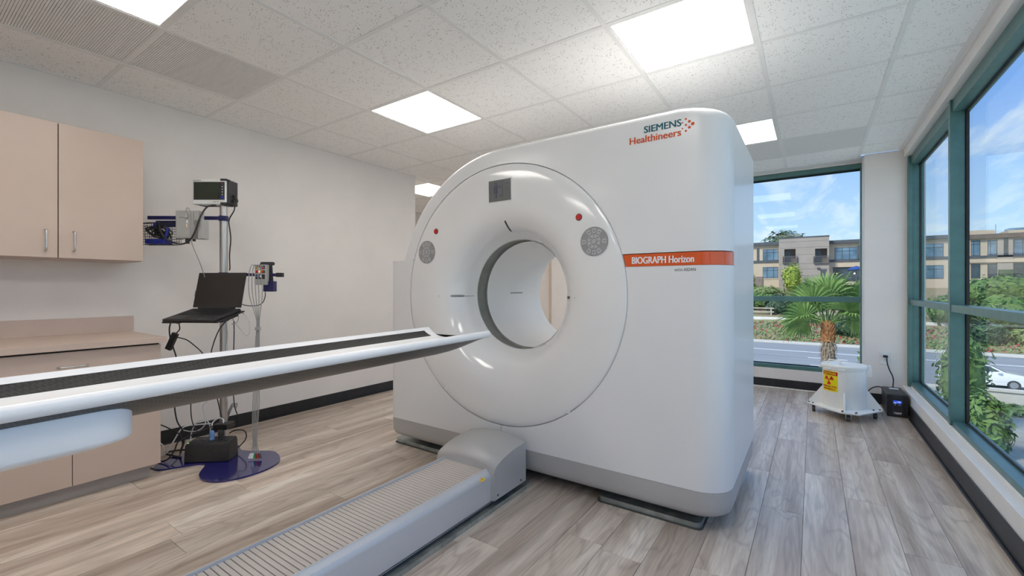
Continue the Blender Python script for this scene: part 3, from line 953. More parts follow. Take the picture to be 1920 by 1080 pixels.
# laser slit band around the liner and the sensor windows
def wall_patch(name, r, a0, a1, y0, y1, mat, parent, th=0.0015, n=6):
    mb = MB(); vs = []; fs = []
    for i in range(n + 1):
        a = a0 + (a1 - a0) * i / n
        for rr, yy in ((r, y0), (r, y1), (r - th, y1), (r - th, y0)):
            vs.append((GC[0] + rr * math.cos(a), yy, GC[1] + rr * math.sin(a)))
    rings = [vs[i * 4:(i + 1) * 4] for i in range(n + 1)]
    return mb.loft(rings).build(name, mat, parent)
wall_patch('slit_band', 0.3455, math.pi - 0.022, math.pi + 0.004, 2.435, 3.04, 'white_print', bore)
wall_patch('slit_window', 0.3445, math.pi - 0.022, math.pi + 0.004, 2.70, 2.86, 'pad_grey', bore)

# things set into the front ring: fn(r, angle, lift) -> surface point
def on_ring(x, z, lift=0.0):
    r = math.hypot(x - GC[0], z - GC[1])
    y = ring_y(r)
    e = 0.004
    sl = (ring_y(r + e) - ring_y(r - e)) / (2 * e)      # dy/dr
    nr, ny = sl, -1.0
    l = math.hypot(nr, ny)
    nr, ny = nr / l, ny / l
    a = math.atan2(z - GC[1], x - GC[0])
    return (x + nr * math.cos(a) * lift, y + ny * lift, z + nr * math.sin(a) * lift)
def ring_slab(name, poly, mat, parent, lift=0.002, base=-0.004, smooth=None):
    n = len(poly)
    vs = [on_ring(x, z, lift) for x, z in poly] + [on_ring(x, z, base) for x, z in poly]
    fs = [tuple(range(n))] + [(k, (k + 1) % n, n + (k + 1) % n, n + k) for k in range(n)]
    return MB().add(vs, fs).build(name, mat, parent, smooth=smooth)
def circ(cx, cz, r, n=28, sx=1.0):
    return [(cx + r * sx * math.cos(2 * math.pi * i / n), cz + r * math.sin(2 * math.pi * i / n)) for i in range(n)]
def rect(x0, x1, z0, z1):
    return [(x0, z0), (x1, z0), (x1, z1), (x0, z1)]
def sector(cx, cz, r0, r1, a0, a1, n=6):
    a0, a1 = math.radians(a0), math.radians(a1)
    return [(cx + r0 * math.cos(a0 + (a1 - a0) * i / n), cz + r0 * math.sin(a0 + (a1 - a0) * i / n)) for i in range(n + 1)] + \
           [(cx + r1 * math.cos(a1 - (a1 - a0) * i / n), cz + r1 * math.sin(a1 - (a1 - a0) * i / n)) for i in range(n + 1)]
# display
ring_slab('display_bezel', rect(-1.602, -1.430, 1.614, 1.750), 'gantry_gloss', ring, 0.003)
scr = ring_slab('display', rect(-1.596, -1.437, 1.620, 1.744), 'lcd_grey', ring, 0.004)
scr['label'] = 'grey patient display'
for pl_ in (circ(-1.543, 1.722, 0.008, 12), rect(-1.550, -1.536, 1.640, 1.711), rect(-1.556, -1.552, 1.668, 1.708), rect(-1.534, -1.530, 1.668, 1.708), circ(-1.516, 1.703, 0.007, 10), circ(-1.513, 1.652, 0.005, 10), rect(-1.478, -1.452, 1.716, 1.720), rect(-1.470, -1.455, 1.690, 1.693),
            rect(-1.592, -1.584, 1.716, 1.719), rect(-1.592, -1.586, 1.700, 1.703), rect(-1.590, -1.584, 1.672, 1.676), rect(-1.592, -1.586, 1.634, 1.638)):
    ring_slab('display_icon', pl_, 'lcd_line', scr, 0.0046, 0.003)
ring_slab('display_icon', rect(-1.497, -1.495, 1.640, 1.740), 'lcd_line', scr, 0.0046, 0.003)
# emergency stops
for x in (-2.029, -1.007):
    s_ = ring_slab('stop_button', circ(x, 1.479, 0.0185), 'dark_print', ring, 0.002)
    ring_slab('stop_button_cap', circ(x, 1.479, 0.0150), 'red', s_, 0.006, 0.0)
# keypads
for x in (-2.113, -0.921):
    k_ = ring_slab('keypad_rim', circ(x, 1.347, 0.081, 40), 'gantry_gloss', ring, 0.002)
    pd = ring_slab('keypad', circ(x, 1.347, 0.0755, 40), 'pad_grey', ring, 0.004)
    ring_slab('key', circ(x, 1.347, 0.013, 20), 'key_grey', pd, 0.006, 0.003)
    for a in (45, 135, 225, 315):
        ring_slab('key', sector(x, 1.347, 0.018, 0.036, a - 41, a + 41), 'key_grey', pd, 0.0055, 0.003)
    for a in (0, 60, 90, 120, 180, 240, 270, 300):
        ring_slab('key', sector(x, 1.347, 0.043, 0.067, a - 11, a + 11, 4), 'key_grey', pd, 0.0055, 0.003)
    for a in (45, 135, 225, 315):
        ring_slab('key_mark', rect(x + 0.027 * math.cos(math.radians(a)) - 0.004, x + 0.027 * math.cos(math.radians(a)) + 0.004, 1.347 + 0.027 * math.sin(math.radians(a)) - 0.002, 1.347 + 0.027 * math.sin(math.radians(a)) + 0.002), 'dark_print', pd, 0.006, 0.004)
    for a in (0, 60, 90, 120, 180, 240, 270, 300):
        cx_, cz_ = x + 0.055 * math.cos(math.radians(a)), 1.347 + 0.055 * math.sin(math.radians(a))
        ring_slab('key_mark', rect(cx_ - 0.004, cx_ + 0.004, cz_ - 0.0016, cz_ + 0.0016), 'dark_print', pd, 0.006, 0.004)
# laser slots
def ring_strip(name, xa, za, xb, zb, w, mat, n=10):
    d = Vector((xb - xa, zb - za)); l = d.length; d.normalize(); s = Vector((-d.y, d.x))
    R_ = []
    for i in range(n + 1):
        t = i / n
        ww = w * min(1.0, math.sqrt(max(0.05, 1 - ((abs(t - 0.5) * 2 - (1 - 2 * w / l)) / (2 * w / l)) ** 2)) if abs(t - 0.5) * 2 > 1 - 2 * w / l else 1.0)
        c = Vector((xa, za)) + d * (l * t)
        p, q = c - s * ww, c + s * ww
        R_.append([on_ring(p.x, p.y, 0.0012), on_ring(q.x, q.y, 0.0012), on_ring(q.x, q.y, -0.004), on_ring(p.x, p.y, -0.004)])
    return MB().loft(R_).build(name, mat, ring)
def slot(x, z, l, w, ang):
    P = []
    ca, sa = math.cos(math.radians(ang)), math.sin(math.radians(ang))
    for i in range(8):
        a = math.pi / 2 - math.pi + math.pi * i / 7
        P.append((l + w * math.cos(a), w * math.sin(a)))
    for i in range(8):
        a = math.pi / 2 + math.pi * i / 7
        P.append((-l + w * math.cos(a), w * math.sin(a)))
    return [(x + p * ca - q * sa, z + p * sa + q * ca) for p, q in P]
ring_strip('laser_slot', GC[0] - 0.436, GC[1] - 0.012, GC[0] - 0.376, GC[1] - 0.012, 0.0075, 'pad_grey')
ring_strip('laser_slot', GC[0] + 0.376, GC[1] - 0.012, GC[0] + 0.430, GC[1] - 0.012, 0.0075, 'dark_slot')
ring_strip('laser_slot', GC[0] + 0.004, GC[1] + 0.382, GC[0] + 0.004, GC[1] + 0.442, 0.0065, 'dark_slot')
for dx_ in (-0.50, -0.345, 0.47):
    ring_slab('alignment_mark', rect(GC[0] + dx_ - 0.006, GC[0] + dx_ + 0.006, GC[1] - 0.014, GC[1] - 0.011), 'pad_grey', ring, 0.001)
# round screw caps at the bottom of the ring
for x, z in ((-1.949 + 0.012, 0.470), (-1.076, 0.455)):
    ring_slab('screw_cap', circ(x, z, 0.013, 18), 'gantry', ring, 0.005)
# lettering on the shells
def front(x0, z0, y=GY):
    return lambda a, b, c: (x0 + a, y - 0.0004 - c, z0 + b)
lettering('lettering', 'SIEMENS', 0.04, front(-0.668, 1.852), 'teal_print', g, heavy=0.0014, width=0.170, height=0.032)
lettering('lettering', 'Healthineers', 0.04, front(-0.739, 1.808), 'orange_print', g, heavy=0.0012, width=0.240, height=0.033)
for ox, oz, r in ((-0.448, 1.8520, 0.0076), (-0.4625, 1.8655, 0.0062), (-0.4625, 1.8385, 0.0062), (-0.4775, 1.8790, 0.0046), (-0.4775, 1.8520, 0.0048), (-0.4775, 1.8250, 0.0046), (-0.4925, 1.8650, 0.0033), (-0.4925, 1.8385, 0.0033), (-0.507, 1.8520, 0.0022)):
    # these sit where the front is still flat
    MB().prism(circ(ox, oz, r, 16), GY - 0.0012, GY + 0.0, 'y').build('logo_dot', 'orange_print', g)
lettering('lettering', 'BIOGRAPH Horizon', 0.04, front(-0.727, 1.2265, GY - 0.001), 'white_print', g, heavy=0.0013, width=0.284, height=0.0335)
lettering('lettering', 'WITH', 0.016, front(-0.529, 1.187), 'dark_print', g, width=0.036, height=0.0105)
lettering('lettering', 'AIDAN', 0.02, front(-0.487, 1.187), 'dark_print', g, width=0.052, height=0.0145)

# ================================================================== FLOOR RAIL
RX = -1.495                     # rail centre line
r_ = thing('table_rail', 'long low silver floor rail with grey slatted cover leading to the scanner', 'rail', (RX, 0.6, 0))
RY0, RY1 = -1.25, 1.80
MB().box(RX - 0.190, RX + 0.188, RY0, 2.10, 0.0, 0.022).build('base_plate', 'galv', r_)
MB().box(RX - 0.155, RX + 0.155, RY0, 2.02, 0.022, 0.180).build('rail_core', 'dark_slot', r_)
def side_profile(s):
    return [(RX + s * 0.168, 0.040), (RX + s * 0.172, 0.042), (RX + s * 0.172, 0.165), (RX + s * 0.169, 0.178), (RX + s * 0.160, 0.190), (RX + s * 0.150, 0.197), (RX + s * 0.146, 0.203), (RX + s * 0.137, 0.204), (RX + s * 0.135, 0.195), (RX + s * 0.135, 0.18), (RX + s * 0.16, 0.16)]
for s in (-1, 1):
    P = side_profile(s)
    MB().loft([[(x, y, z) for x, z in P] for y in (RY0, RY1)]).build('side_panel', 'silver_light', r_, smooth=40)
    MB().box(*(sorted((RX + s * 0.166, RX + s * 0.174)) + [RY0, RY1, 0.046, 0.049])).build('trim_line', 'dark_slot', r_)
sl = MB().box(-0.134, 0.134, -0.0084, 0.0084, -0.004, 0.0).mesh('slat', 'slat')
k = 0
y = RY1 - 0.02
while y > 0.15:
    link('slat', sl, r_, (RX, y, 0.1945))
    y -= 0.02
MB().box(RX - 0.134, RX + 0.134, RY0, y + 0.0, 0.188, 0.1945).build('slat_run', 'slat', r_)
# domed end cover
N, Mm = 14, 16
cy0, cy1 = 1.745, 2.035
rows = []
prof_c = [(cy0, 0.055), (cy0, 0.12), (cy0, 0.190), (cy0 + 0.006, 0.204)]
for i in range(1, N + 1):
    a = math.pi / 2 * i / N
    prof_c.append((cy0 + 0.006 + (cy1 - cy0 - 0.006) * (1 - math.cos(a)) ** 0.9, 0.204 + 0.062 * math.sin(a)))
prof_c += [(cy1 + 0.0, 0.16), (cy1, 0.055)]
vs, fs = [], []
for j in range(Mm + 1):
    u = -1 + 2 * j / Mm
    x = RX + 0.195 * u
    for (yy, zz) in prof_c:
        t = max(0.0, (zz - 0.19) / 0.08)
        lift = (0.030 * (1 - u * u)) * min(1.0, t * 1.0 + (0.75 if zz > 0.2 else 0.0)) if zz > 0.16 else 0
        # the skirt is cut away above the slats
        z2 = zz
        if yy <= cy0 + 1e-6 and zz < 0.19 and abs(u) < 0.86:
            z2 = 0.190 + 0.0001 * zz
        vs.append((x, yy, z2 + lift))
m_ = len(prof_c)
for j in range(Mm):
    for i in range(m_ - 1):
        fs.append((j * m_ + i, (j + 1) * m_ + i, (j + 1) * m_ + i + 1, j * m_ + i + 1))
fs.append(tuple(range(m_)))
fs.append(tuple((Mm) * m_ + i for i in range(m_ - 1, -1, -1)))
ec = MB().add(vs, fs).build('end_cover', 'silver', r_, smooth=38)
for yy in (1.775, 1.985):
    MB().cyl((RX + 0.194, yy, 0.075), (RX + 0.1965, yy, 0.075), 0.0055, n=12).build('screw', 'dark_slot', ec)
# amber warning triangles on the side panels
for s in (-1, 1):
    x = RX + s * 0.1635
    tri = [(1.660, -0.010), (1.700, -0.010), (1.680, 0.012)]
    c_ = Vector((s * 0.8, 0, 0.6)).normalized()
    up_ = Vector((-s * 0.6, 0, 0.8)).normalized()
    base_ = Vector((RX + s * 0.1695, 0, 0.1810))
    vs = []
    for lift in (0.0008, 0.0022):
        for yy, h in tri:
            p = base_ + up_ * h + c_ * lift
            vs.append((p.x, yy, p.z))
    w_ = MB().add(vs, [(0, 1, 2), (3, 4, 5), (0, 1, 4, 3), (1, 2, 5, 4), (2, 0, 3, 5)]).build('warning_triangle', 'amber', r_)
    vs = []
    for lift in (0.0022, 0.0028):
        for yy, h in ((1.679, -0.005), (1.681, -0.005), (1.681, 0.005), (1.679, 0.005)):
            p = base_ + up_ * h + c_ * lift
            vs.append((p.x, yy, p.z))
    MB().add(vs, [(0, 1, 2, 3), (4, 5, 6, 7), (0, 1, 5, 4), (1, 2, 6, 5), (2, 3, 7, 6), (3, 0, 4, 7)]).build('warning_mark', 'dark_print', w_)

# ================================================================== PATIENT TABLE
tb = thing('patient_table', 'long white scanner couch with concave top, black strips and carbon underside', 'scanner table', (-1.530, 1.730, 0.900), (math.radians(0.37), 0, math.radians(2.77)))
TL = 2.75                        # length
def top_z(a):
    return -0.050 * (1 - (abs(a) / 0.198) ** 4) if abs(a) < 0.198 else 0.0
def shell_ring(y):
    P = []
    na = 36
    for i in range(na + 1):
        a = -0.192 + 0.384 * i / na
        P.append((a, y, top_z(a)))
    P += [(0.197, y, -0.0015), (0.203, y, -0.003), (0.2085, y, -0.008), (0.211, y, -0.016), (0.2095, y, -0.026), (0.205, y, -0.032), (0.196, y, -0.035)]
    for i in range(na + 1):
        a = 0.190 - 0.380 * i / na
        P.append((a, y, min(top_z(a) - 0.006, -0.036 + 0.0)))
    P += [(-0.196, y, -0.035), (-0.205, y, -0.032), (-0.2095, y, -0.026), (-0.211, y, -0.016), (-0.2085, y, -0.008), (-0.203, y, -0.003), (-0.197, y, -0.0015)]
    return P
MB().loft([shell_ring(y) for y in (0.0, -0.4, -0.9, -1.5, -2.1, -TL)]).build('couch_top', 'table_white', tb, smooth=35, local=True)
def under_ring(y, d):
    P = []
    n = 28
    for i in range(n + 1):
        a = -0.192 + 0.384 * i / n
        P.append((a, y, -0.0365 - d * (1 - (abs(a) / 0.192) ** 2.4)))
    for i in range(n + 1):
        a = 0.188 - 0.376 * i / n
        P.append((a, y, min(top_z(a) - 0.007, -0.037)))
    return P
und = [under_ring(-0.004, 0.016), under_ring(-0.03, 0.030), under_ring(-0.07, 0.046), under_ring(-0.12, 0.058), under_ring(-0.18, 0.065), under_ring(-0.26, 0.068), under_ring(-0.6, 0.068), under_ring(-1.4, 0.068), under_ring(-TL, 0.068)]
MB().loft(und).build('carbon_underside', 'carbon', tb, smooth=50, local=True)
for s in (-1, 1):
    mb = MB(); R2 = []
    for y in (-0.055, -TL + 0.05):
        up1 = []; dn = []
        for i in range(7):
            a = s * (0.130 + 0.048 * i / 6)
            up1.append((a, y, top_z(a) + 0.0016)); dn.append((a, y, top_z(a) - 0.002))
        R2.append(up1 + dn[::-1])
    mb.loft(R2).build('grip_strip', 'strip', tb, local=True)
# white carrier arm below the couch
def arm_ring(z, ins):
    P = []
    x0, x1, y1 = -0.178 + ins, 0.178 - ins, -1.388 - ins * 0.5
    r = 0.045
    P.append((x0, -TL + 0.1, z))
    P.append((x1, -TL + 0.1, z))
    for i in range(11):
        a = math.pi / 2 * i / 10
        P.append((x1 - r + r * math.cos(a), y1 - r * 1.6 + r * 1.6 * math.sin(a), z))
    for i in range(1, 14):
        P.append((x1 - r - (x1 - x0 - 2 * r) * i / 14, y1, z))
    for i in range(11):
        a = math.pi / 2 + math.pi / 2 * i / 10
        P.append((x0 + r + r * math.cos(a), y1 - r * 1.6 + r * 1.6 * math.sin(a), z))
    return [(a, y, min(z, top_z(a) - 0.012) if z > -0.1 else z) for a, y, z in P]
MB().loft([arm_ring(z, i) for z, i in ((-0.078, 0.045), (-0.060, 0.016), (-0.047, 0.005), (-0.054, 0.0), (-0.118, 0.0), (-0.123, 0.002), (-0.128, 0.009), (-0.143, 0.048), (-0.146, 0.07))]).build('carrier_arm', 'arm_white', tb, smooth=40, local=True)
# pedestal at the foot end, on the rail
ped = MB()
def ped_ring(z, w, y0, y1):
    return [(RX - w, y0, z), (RX + w, y0, z), (RX + w, y1, z), (RX - w, y1, z)]
ped.loft([ped_ring(0.205, 0.17, -1.15, -0.35), ped_ring(0.45, 0.16, -1.10, -0.42), ped_ring(0.735, 0.15, -1.05, -0.50)])
ped.build('pedestal', 'arm_white', tb, bevel=0.03, seg=3)

# ================================================================== CABINETS
HX = -3.47
def handle_v(parent, x, y, z0, z1):
    MB().tube([(x, y, z0), (x + 0.026, y, z0 + 0.004), (x + 0.032, y, z0 + 0.016), (x + 0.032, y, (z0 + z1) / 2), (x + 0.032, y, z1 - 0.016), (x + 0.026, y, z1 - 0.004), (x, y, z1)], 0.0048, 10, 6).build('handle', 'chrome', parent, smooth=60)
for (a, b_), lab in (((0.225, 0.972), 'beige two-door wall cabinet at the left, beside the wire basket'), ((-0.525, 0.221), 'beige two-door wall cabinet further left, beyond the picture edge')):
    t = thing('wall_cabinet', lab, 'cabinet', (-3.63, (a + b_) / 2, 1.275), group='wall cabinets')
    MB().box(XL + 0.001, HX - 0.020, a + 0.001, b_ - 0.002, 1.275, 2.030).build('body', 'cab_edge', t, bevel=0.001)
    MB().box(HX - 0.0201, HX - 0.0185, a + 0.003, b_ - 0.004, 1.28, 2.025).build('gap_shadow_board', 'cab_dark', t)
    mid = a + (0.597 - 0.225) if a > 0 else (a + b_) / 2
    for (p, q, hy) in ((a + 0.002, mid - 0.0035, mid - 0.052), (mid + 0.0005, b_, mid + 0.060)):
        d = MB().box(HX - 0.018, HX, p, q, 1.278, 2.030).build('door', 'cab', t, bevel=0.0012)
        handle_v(d, HX, hy, 1.318, 1.430)
LX = -3.175
for (a, b_), lab in (((0.225, 0.972), 'beige base cabinet with wide drawer and two doors, behind the couch'), ((-0.525, 0.221), 'beige base cabinet further left, beyond the picture edge')):
    t = thing('base_cabinet', lab, 'cabinet', (-3.48, (a + b_) / 2, 0), group='base cabinets')
    MB().box(XL + 0.001, LX - 0.020, a + 0.001, b_ - 0.001, 0.078, 0.788).build('body', 'cab_edge', t)
    MB().box(XL + 0.001, LX - 0.055, a, b_ - 0.035, 0.0, 0.078).build('toe_kick', 'toekick', t)
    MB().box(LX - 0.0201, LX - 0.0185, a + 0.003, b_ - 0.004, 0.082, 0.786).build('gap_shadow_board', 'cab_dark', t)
    dw = MB().box(LX - 0.018, LX, a + 0.002, b_, 0.628, 0.779).build('drawer', 'cab', t, bevel=0.0012)
    ym = (a + b_) / 2
    MB().tube([(LX, ym - 0.055, 0.704), (LX + 0.026, ym - 0.053, 0.704), (LX + 0.032, ym - 0.040, 0.704), (LX + 0.032, ym, 0.704), (LX + 0.032, ym + 0.040, 0.704), (LX + 0.026, ym + 0.053, 0.704), (LX, ym + 0.055, 0.704)], 0.0048, 10, 6).build('handle', 'chrome', dw, smooth=60)
    for (p, q, s) in ((a + 0.002, ym - 0.0025, -1), (ym + 0.0005, b_, 1)):
        d = MB().box(LX - 0.018, LX, p, q, 0.080, 0.624).build('door', 'cab', t, bevel=0.0012)
        handle_v(d, LX, ym + s * 0.05, 0.47, 0.58)
ct = thing('countertop', 'beige laminate countertop with a low backsplash on the left', 'countertop', (-3.47, 0.2, 0.79))
MB().box(XL, -3.145, -0.53, 0.992, 0.790, 0.822).build('worktop', 'cab', ct, bevel=0.0015)
MB().box(XL, XL + 0.020, -0.53, 1.008, 0.822, 0.922).build('backsplash', 'cab_edge', ct, bevel=0.001)

# ================================================================== ROLL STAND WITH MONITORING EQUIPMENT
SP = (-3.32, 1.367, 0.0)        # pole foot
SR = 0.6                        # the stand faces the couch
SM = Matrix.Translation(SP) @ Matrix.Rotation(SR, 4, 'Z')
def sw(a, b, z):
    """stand coordinates (across, back, up) to world"""
    return tuple(SM @ Vector((a, b, z)))
def sbox(mb, a0, a1, b0, b1, z0, z1):
    c = SM @ Vector(((a0 + a1) / 2, (b0 + b1) / 2, (z0 + z1) / 2))
    R3 = SM.to_3x3()
    return mb.obox(c, R3 @ Vector(((a1 - a0) / 2, 0, 0)), R3 @ Vector((0, (b1 - b0) / 2, 0)), Vector((0, 0, (z1 - z0) / 2)))
def sthing(name, label, cat, a, b, z, group=None):
    return thing(name, label, cat, sw(a, b, z), (0, 0, SR), group)
st = thing('equipment_stand', 'steel pole stand with blue kidney-shaped floor plate and navy side arms', 'stand', SP, (0, 0, SR))
kid = [(-2.90, 1.525), (-2.80, 1.475), (-2.745, 1.375), (-2.735, 1.270), (-2.765, 1.165), (-2.82, 1.106), (-2.90, 1.082), (-2.985, 1.098), (-3.05, 1.135), (-3.11, 1.175), (-3.165, 1.175), (-3.205, 1.120), (-3.262, 1.005), (-3.33, 0.985), (-3.42, 1.06), (-3.46, 1.22), (-3.43, 1.38), (-3.33, 1.46), (-3.20, 1.43), (-3.09, 1.49), (-3.0, 1.54)]
kp = catmull([(x, y, 0) for x, y in kid] + [(kid[0][0], kid[0][1], 0)], 5)[:-1]
MB().prism([(p.x, p.y) for p in kp], 0.0005, 0.011).build('floor_plate', 'blue_base', st, smooth=30)
MB().cyl(sw(0, 0, 0.011), sw(0, 0, 1.668), 0.0235, n=28).build('pole', 'steel', st, smooth=40)
MB().cyl(sw(0, 0, 0.011), sw(0, 0, 0.030), 0.045, 0.038, n=28).build('foot_collar', 'black_plastic', st, smooth=40)
sbox(MB(), -0.034, 0.060, -0.060, 0.030, 0.158, 0.196).build('pole_clamp', 'black_plastic', st, bevel=0.006)
MB().cyl(sw(0, 0, 1.566), sw(0, 0, 1.600), 0.029, n=24).build('arm_collar', 'navy', st, smooth=40)
MB().cyl(sw(0, 0, 1.186), sw(0, 0, 1.216), 0.029, n=24).build('arm_collar', 'navy', st, smooth=40)
mb = MB()
p0, p1 = Vector(sw(0.03, -0.022, 1.583)), Vector(sw(-0.455, -0.075, 1.578))
d = (p1 - p0); L_ = d.length; d.normalize(); pr_ = d.cross(Vector((0, 0, 1)))
mb.obox((p0 + p1) / 2, d * L_ / 2, pr_ * 0.006, (0, 0, 0.012))
mb.build('upper_arm', 'navy', st, bevel=0.002)
mb = MB()
p0, p1 = Vector(sw(-0.025, -0.020, 1.202)), Vector(sw(0.44, -0.105, 1.196))
d = (p1 - p0); L_ = d.length; d.normalize(); pr_ = d.cross(Vector((0, 0, 1)))
mb.obox((p0 + p1) / 2, d * L_ / 2, pr_ * 0.006, (0, 0, 0.010))
mb.build('lower_arm', 'navy', st, bevel=0.002)
mb = MB(); mb.obox(p1, d * 0.022, pr_ * 0.012, (0, 0, 0.014)); mb.build('arm_end_cap', 'black_plastic', st, bevel=0.002)

# ---- patient monitor on top
mo = sthing('patient_monitor', 'white bedside monitor with dark screen on top of the pole', 'monitor', -0.06, 0.0, 1.668)
sbox(MB(), -0.178, 0.048, -0.050, 0.004, 1.671, 1.844).build('front_case', 'mon_white', mo, bevel=0.008, seg=3)
sbox(MB(), -0.172, 0.060, 0.004, 0.062, 1.673, 1.841).build('rear_case', 'mon_dark', mo, bevel=0.006)
sbox(MB(), 0.048, 0.064, -0.040, 0.045, 1.680, 1.836).build('side_grip', 'mon_dark', mo, bevel=0.004)
sbox(MB(), 0.010, 0.052, -0.052, 0.000, 1.829, 1.8445).build('corner_trim', 'mon_dark', mo, bevel=0.003)
sbox(MB(), 0.010, 0.052, -0.052, 0.000, 1.6705, 1.686).build('corner_trim', 'mon_dark', mo, bevel=0.003)
sbox(MB(), -0.168, 0.040, -0.0520, -0.048, 1.702, 1.822).build('screen_bezel', 'mon_dark', mo, bevel=0.001)
sbox(MB(), -0.163, 0.010, -0.0530, -0.051, 1.708, 1.817).build('screen', 'lcd_green', mo)
for i, zz in enumerate((1.808, 1.790, 1.772, 1.754, 1.736)):
    sbox(MB(), 0.018, 0.035, -0.0535, -0.051, zz - 0.006, zz + 0.006).build('button', 'mon_dark', mo, bevel=0.001)
    sbox(MB(), 0.023, 0.030, -0.0538, -0.0533, zz - 0.0025, zz + 0.0025).build('button_mark', 'red' if i == 0 else 'white_print', mo)
sbox(MB(), 0.016, 0.037, -0.0536, -0.051, 1.709, 1.727).build('blue_button', 'blue_strap', mo, bevel=0.001)
def sfront(a0, z0, b):
    return lambda a, z, c: sw(a0 + a, b - c, z0 + z)
lettering('lettering', 'SUNTECH', 0.01, sfront(-0.172, 1.828, -0.0503), 'dark_print', mo, width=0.052)
lettering('lettering', 'Tango M2', 0.008, sfront(-0.040, 1.684, -0.0503), 'dark_print', mo, width=0.040)
for a in (-0.15, 0.03):
    sbox(MB(), a, a + 0.016, -0.03, 0.03, 1.668, 1.672).build('foot', 'mon_dark', mo)
pc = MB().tube([sw(0.064, 0.0, 1.74), sw(0.078, 0.0, 1.732), sw(0.088, 0.0, 1.712), sw(0.094, 0.0, 1.697)], lambda s: 0.007 + 0.003 * math.sin(s * 3.1), 10).tube([sw(0.066, 0.0, 1.716), sw(0.076, 0.0, 1.700), sw(0.079, 0.0, 1.678)], 0.008, 10)
pc.build('side_connector', 'wire_black', mo, smooth=60)

# ---- grey interface box on the upper arm
gb = sthing('interface_box', 'small grey electronics box hanging on the navy arm beside the basket', 'device', -0.14, -0.12, 1.43)
sbox(MB(), -0.211, -0.098, -0.155, -0.095, 1.432, 1.613).build('case', 'box_grey', gb, bevel=0.005)
sbox(MB(), -0.098, -0.064, -0.150, -0.095, 1.432, 1.613).build('case_side', 'box_grey', gb, bevel=0.004)
sbox(MB(), -0.110, -0.040, -0.150, -0.085, 1.430, 1.556).build('holder', 'box_grey', gb, bevel=0.004)
sbox(MB(), -0.214, -0.204, -0.150, -0.090, 1.430, 1.550).build('holder_edge', 'rubber', gb, bevel=0.002)
sbox(MB(), -0.112, -0.104, -0.153, -0.149, 1.435, 1.555).build('holder_edge', 'rubber', gb, bevel=0.001)
MB().cyl(sw(-0.158, -0.12, 1.432), sw(-0.158, -0.12, 1.400), 0.012, n=14).build('connector', 'rubber', gb, smooth=40)
MB().cyl(sw(-0.115, -0.12, 1.432), sw(-0.115, -0.12, 1.416), 0.009, n=14).build('connector', 'rubber', gb, smooth=40)
sbox(MB(), -0.146, -0.128, -0.164, -0.154, 1.560, 1.596).build('inline_plug', 'box_grey', gb, bevel=0.004)
sbox(MB(), -0.138, -0.130, -0.158, -0.154, 1.530, 1.548).build('usb_plug', 'white_print', gb, bevel=0.001)
sbox(MB(), -0.139, -0.135, -0.1562, -0.1548, 1.518, 1.522).build('status_light', 'led_amber', gb)
sbox(MB(), -0.139, -0.135, -0.1562, -0.1548, 1.508, 1.512).build('status_light', 'led_amber', gb)
lettering('lettering', 'SUNTECH', 0.006, sfront(-0.186, 1.564, -0.1551), 'dark_print', gb, width=0.030)

# ---- wire basket with cables
bk = sthing('wire_basket', 'black wire basket with cables between the wall cabinet and the grey box', 'basket', -0.32, -0.14, 1.39)
A0, A1, B0, B1, Z0, Z1 = -0.425, -0.225, -0.175, -0.085, 1.392, 1.545
rimm = MB()
rimm.tube([sw(A0, B0, Z1 - 0.02), sw(A1, B0, Z1 - 0.02), sw(A1, B1, Z1), sw(A0, B1, Z1), sw(A0, B0, Z1 - 0.02)], 0.0026, 8, smooth=False)
rimm.build('rim', 'wire_black', bk, smooth=60)
ws = MB()
k = 0
for i in range(14):
    a = A0 + (A1 - A0) * i / 13
    ws.tube([sw(a, B0, Z1 - 0.02), sw(a, B0 + 0.006, Z0), sw(a, B1, Z0), sw(a, B1, Z1)], 0.0011, 5, smooth=False)
for i in range(1, 8):
    z = Z0 + (Z1 - 0.02 - Z0) * i / 8
    ws.tube([sw(A0, B0, z), sw(A1, B0, z), sw(A1, B1, z + 0.006), sw(A0, B1, z + 0.006), sw(A0, B0, z)], 0.0011, 5, smooth=False)
for i in range(1, 6):
    b = B0 + (B1 - B0) * i / 6
    ws.tube([sw(A1, b, Z1 - 0.02), sw(A1, b, Z0), sw(A0, b, Z0), sw(A0, b, Z1 - 0.02)], 0.0011, 5, smooth=False)
ws.build('wire_grid', 'wire_black', bk, kind='stuff')
sbox(MB(), A0 + 0.03, A1 - 0.01, B1, B1 + 0.004, Z1 - 0.03, Z1 + 0.012).build('mount_plate', 'navy', bk, bevel=0.001)
